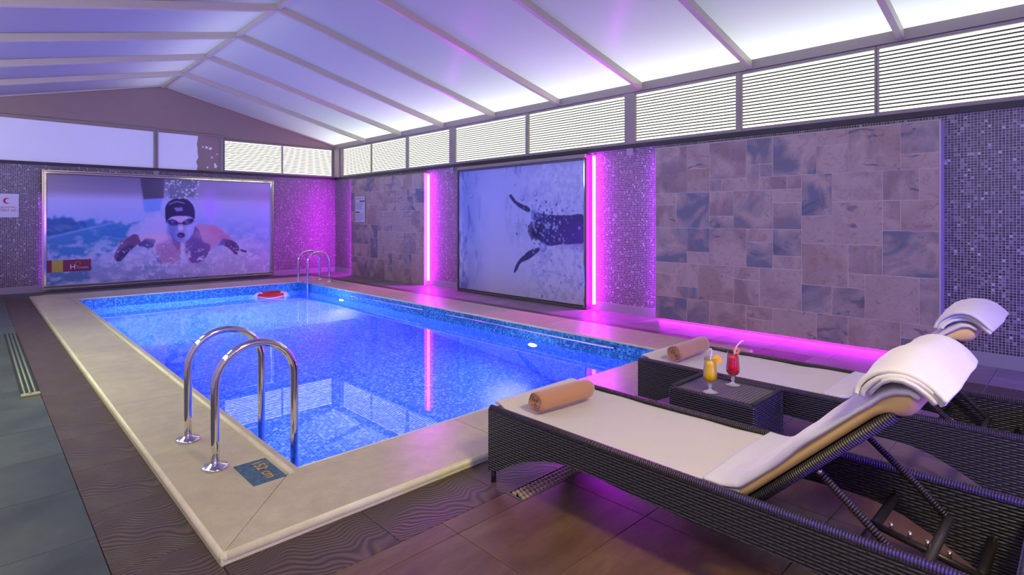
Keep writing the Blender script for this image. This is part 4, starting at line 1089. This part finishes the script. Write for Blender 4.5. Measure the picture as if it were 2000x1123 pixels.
# ------------------------------------------------------------------ side table
TX0, TX1, TY0, TY1, TZ = -3.952, -3.535, -12.72, -12.215, .395
tb = thing('side_table', 'small dark wicker table between the two loungers', 'table', ((TX0+TX1)/2, (TY0+TY1)/2, 0))
for a, b in (((TX0, TY0, .012), (TX0+.03, TY1, TZ)), ((TX1-.03, TY0, .012), (TX1, TY1, TZ)), ((TX0+.03, TY0, .012), (TX1-.03, TY0+.03, TZ)), ((TX0+.03, TY1-.03, .012), (TX1-.03, TY1, TZ))):
    MB().box(a, b, .006).build('side_panel', 'wicker', tb)
MB().box((TX0+.03, TY0+.03, TZ-.02), (TX1-.03, TY1-.03, TZ-.002), .002).build('table_top', 'wicker_top', tb)
for a, b in (((TX0+.012, TY0+.014, TZ+.004), (TX1-.012, TY0+.014, TZ+.004)), ((TX0+.012, TY1-.014, TZ+.004), (TX1-.012, TY1-.014, TZ+.004))):
    MB().tube([a, b], .014, 10).build('rim', 'wicker_wrap', tb)
for a, b in (((TX0+.014, TY0+.012, TZ-.004), (TX0+.014, TY1-.012, TZ-.004)), ((TX1-.014, TY0+.012, TZ-.004), (TX1-.014, TY1-.012, TZ-.004))):
    MB().tube([a, b], .014, 10).build('rim', 'wicker_wrap', tb)
for x in (TX0+.03, TX1-.03):
    for y in (TY0+.03, TY1-.03): MB().tube([(x, y, 0), (x, y, .02)], .012, 8).build('foot', 'tube_dark', tb)

# ------------------------------------------------------------------ drinks
def drink(loc, juice, label, kind):
    t = thing('cocktail_glass', label, 'drink', loc)
    x, y, z = loc
    MB().lathe([(0, .001), (.040, .001), (.043, .0025), (.043, .0045), (.022, .009), (.008, .017), (.0068, .026), (.0115, .034), (.0085, .043), (.012, .0505), (0, .0515)], loc, 28).build('foot', 'glass_solid', t)
    op = [(0, .0515), (.014, .052), (.030, .066), (.039, .082), (.041, .098), (.0385, .125), (.0345, .165), (.0345, .200)]
    ip = [(.0330, .200), (.0330, .165), (.0370, .125), (.0395, .098), (.0375, .083), (.0285, .068), (.012, .056), (0, .053)]
    MB().lathe(op+ip, loc, 28).build('glass', 'glass', t)
    jp = [(0, .054), (.0118, .0568), (.028, .0685), (.0368, .0835), (.0388, .098), (.0363, .125), (.0323, .165), (.0322, .184), (0, .184)]
    MB().lathe(jp, loc, 24).build('juice', juice, t)
    # camera-side directions: right of picture is (.72,-.69)
    rx, ry_ = .72, -.69
    if kind == 0:
        MB().tube([(x-.004, y, z+.15), (x+.004*rx, y+.004*ry_, z+.20), (x+.010*rx, y+.010*ry_, z+.236), (x+.006*rx, y+.006*ry_, z+.252), (x-.008*rx, y-.008*ry_, z+.250)], .0042, 8).build('straw', 'straw', t)
        cx_, cy2, cz_, R_, m1, m2 = x+.040*rx, y+.040*ry_, z+.188, .029, 'orange', 'orange_peel'
    else:
        MB().tube([(x+.002, y, z+.15), (x+.012*rx, y+.012*ry_, z+.205), (x+.022*rx, y+.022*ry_, z+.235), (x+.052*rx, y+.052*ry_, z+.266), (x+.064*rx, y+.064*ry_, z+.267)], .0042, 8).build('straw', 'straw', t)
        cx_, cy2, cz_, R_, m1, m2 = x+.022*rx, y+.022*ry_, z+.208, .021, 'apple', 'apple'
    # slice: disc facing the camera side
    nx, ny = -.69, -.72; th = .006; n = 24; V = []
    for s_ in (-th/2, th/2):
        for k in range(n): a = 2*PI*k/n; V.append((cx_+rx*R_*math.cos(a)+nx*s_, cy2+ry_*R_*math.cos(a)+ny*s_, cz_+R_*math.sin(a)))
    F = [tuple(range(n)), tuple(reversed(range(n, 2*n)))]+[(k, n+k, n+(k+1) % n, (k+1) % n) for k in range(n)]
    sl = MB().add(V, F).build('fruit_slice', m2, t)
    V = []
    if kind == 0:
        for q in range(8):
            a0, a1 = q*PI/4+.08, (q+1)*PI/4-.08; b = len(V)
            for rr, a in ((.15, (a0+a1)/2), (.84, a0), (.86, (a0+a1)/2), (.84, a1)): V.append((cx_+rx*R_*rr*math.cos(a)+nx*(th/2+.0012), cy2+ry_*R_*rr*math.cos(a)+ny*(th/2+.0012), cz_+R_*rr*math.sin(a)))
        F = [(4*q, 4*q+1, 4*q+2, 4*q+3) for q in range(8)]
        MB().add(V, F).build('fruit_segments', m1, sl)
    else:
        for k in range(8): a = 2*PI*k/8; V.append((cx_+rx*.005*math.cos(a)+nx*(th/2+.0012), cy2+ry_*.005*math.cos(a)+ny*(th/2+.0012), cz_+.005*math.sin(a)))
        MB().add(V, [tuple(range(8))]).build('fruit_core', 'apple_core', sl)
    return t
TT = TZ-.002
drink((-3.862, -12.43, TT), 'juice_y', 'stemmed glass of orange juice with an orange slice and white straw', 0)
drink((-3.630, -12.46, TT), 'juice_r', 'stemmed glass of red juice with a round fruit slice and white straw', 1)
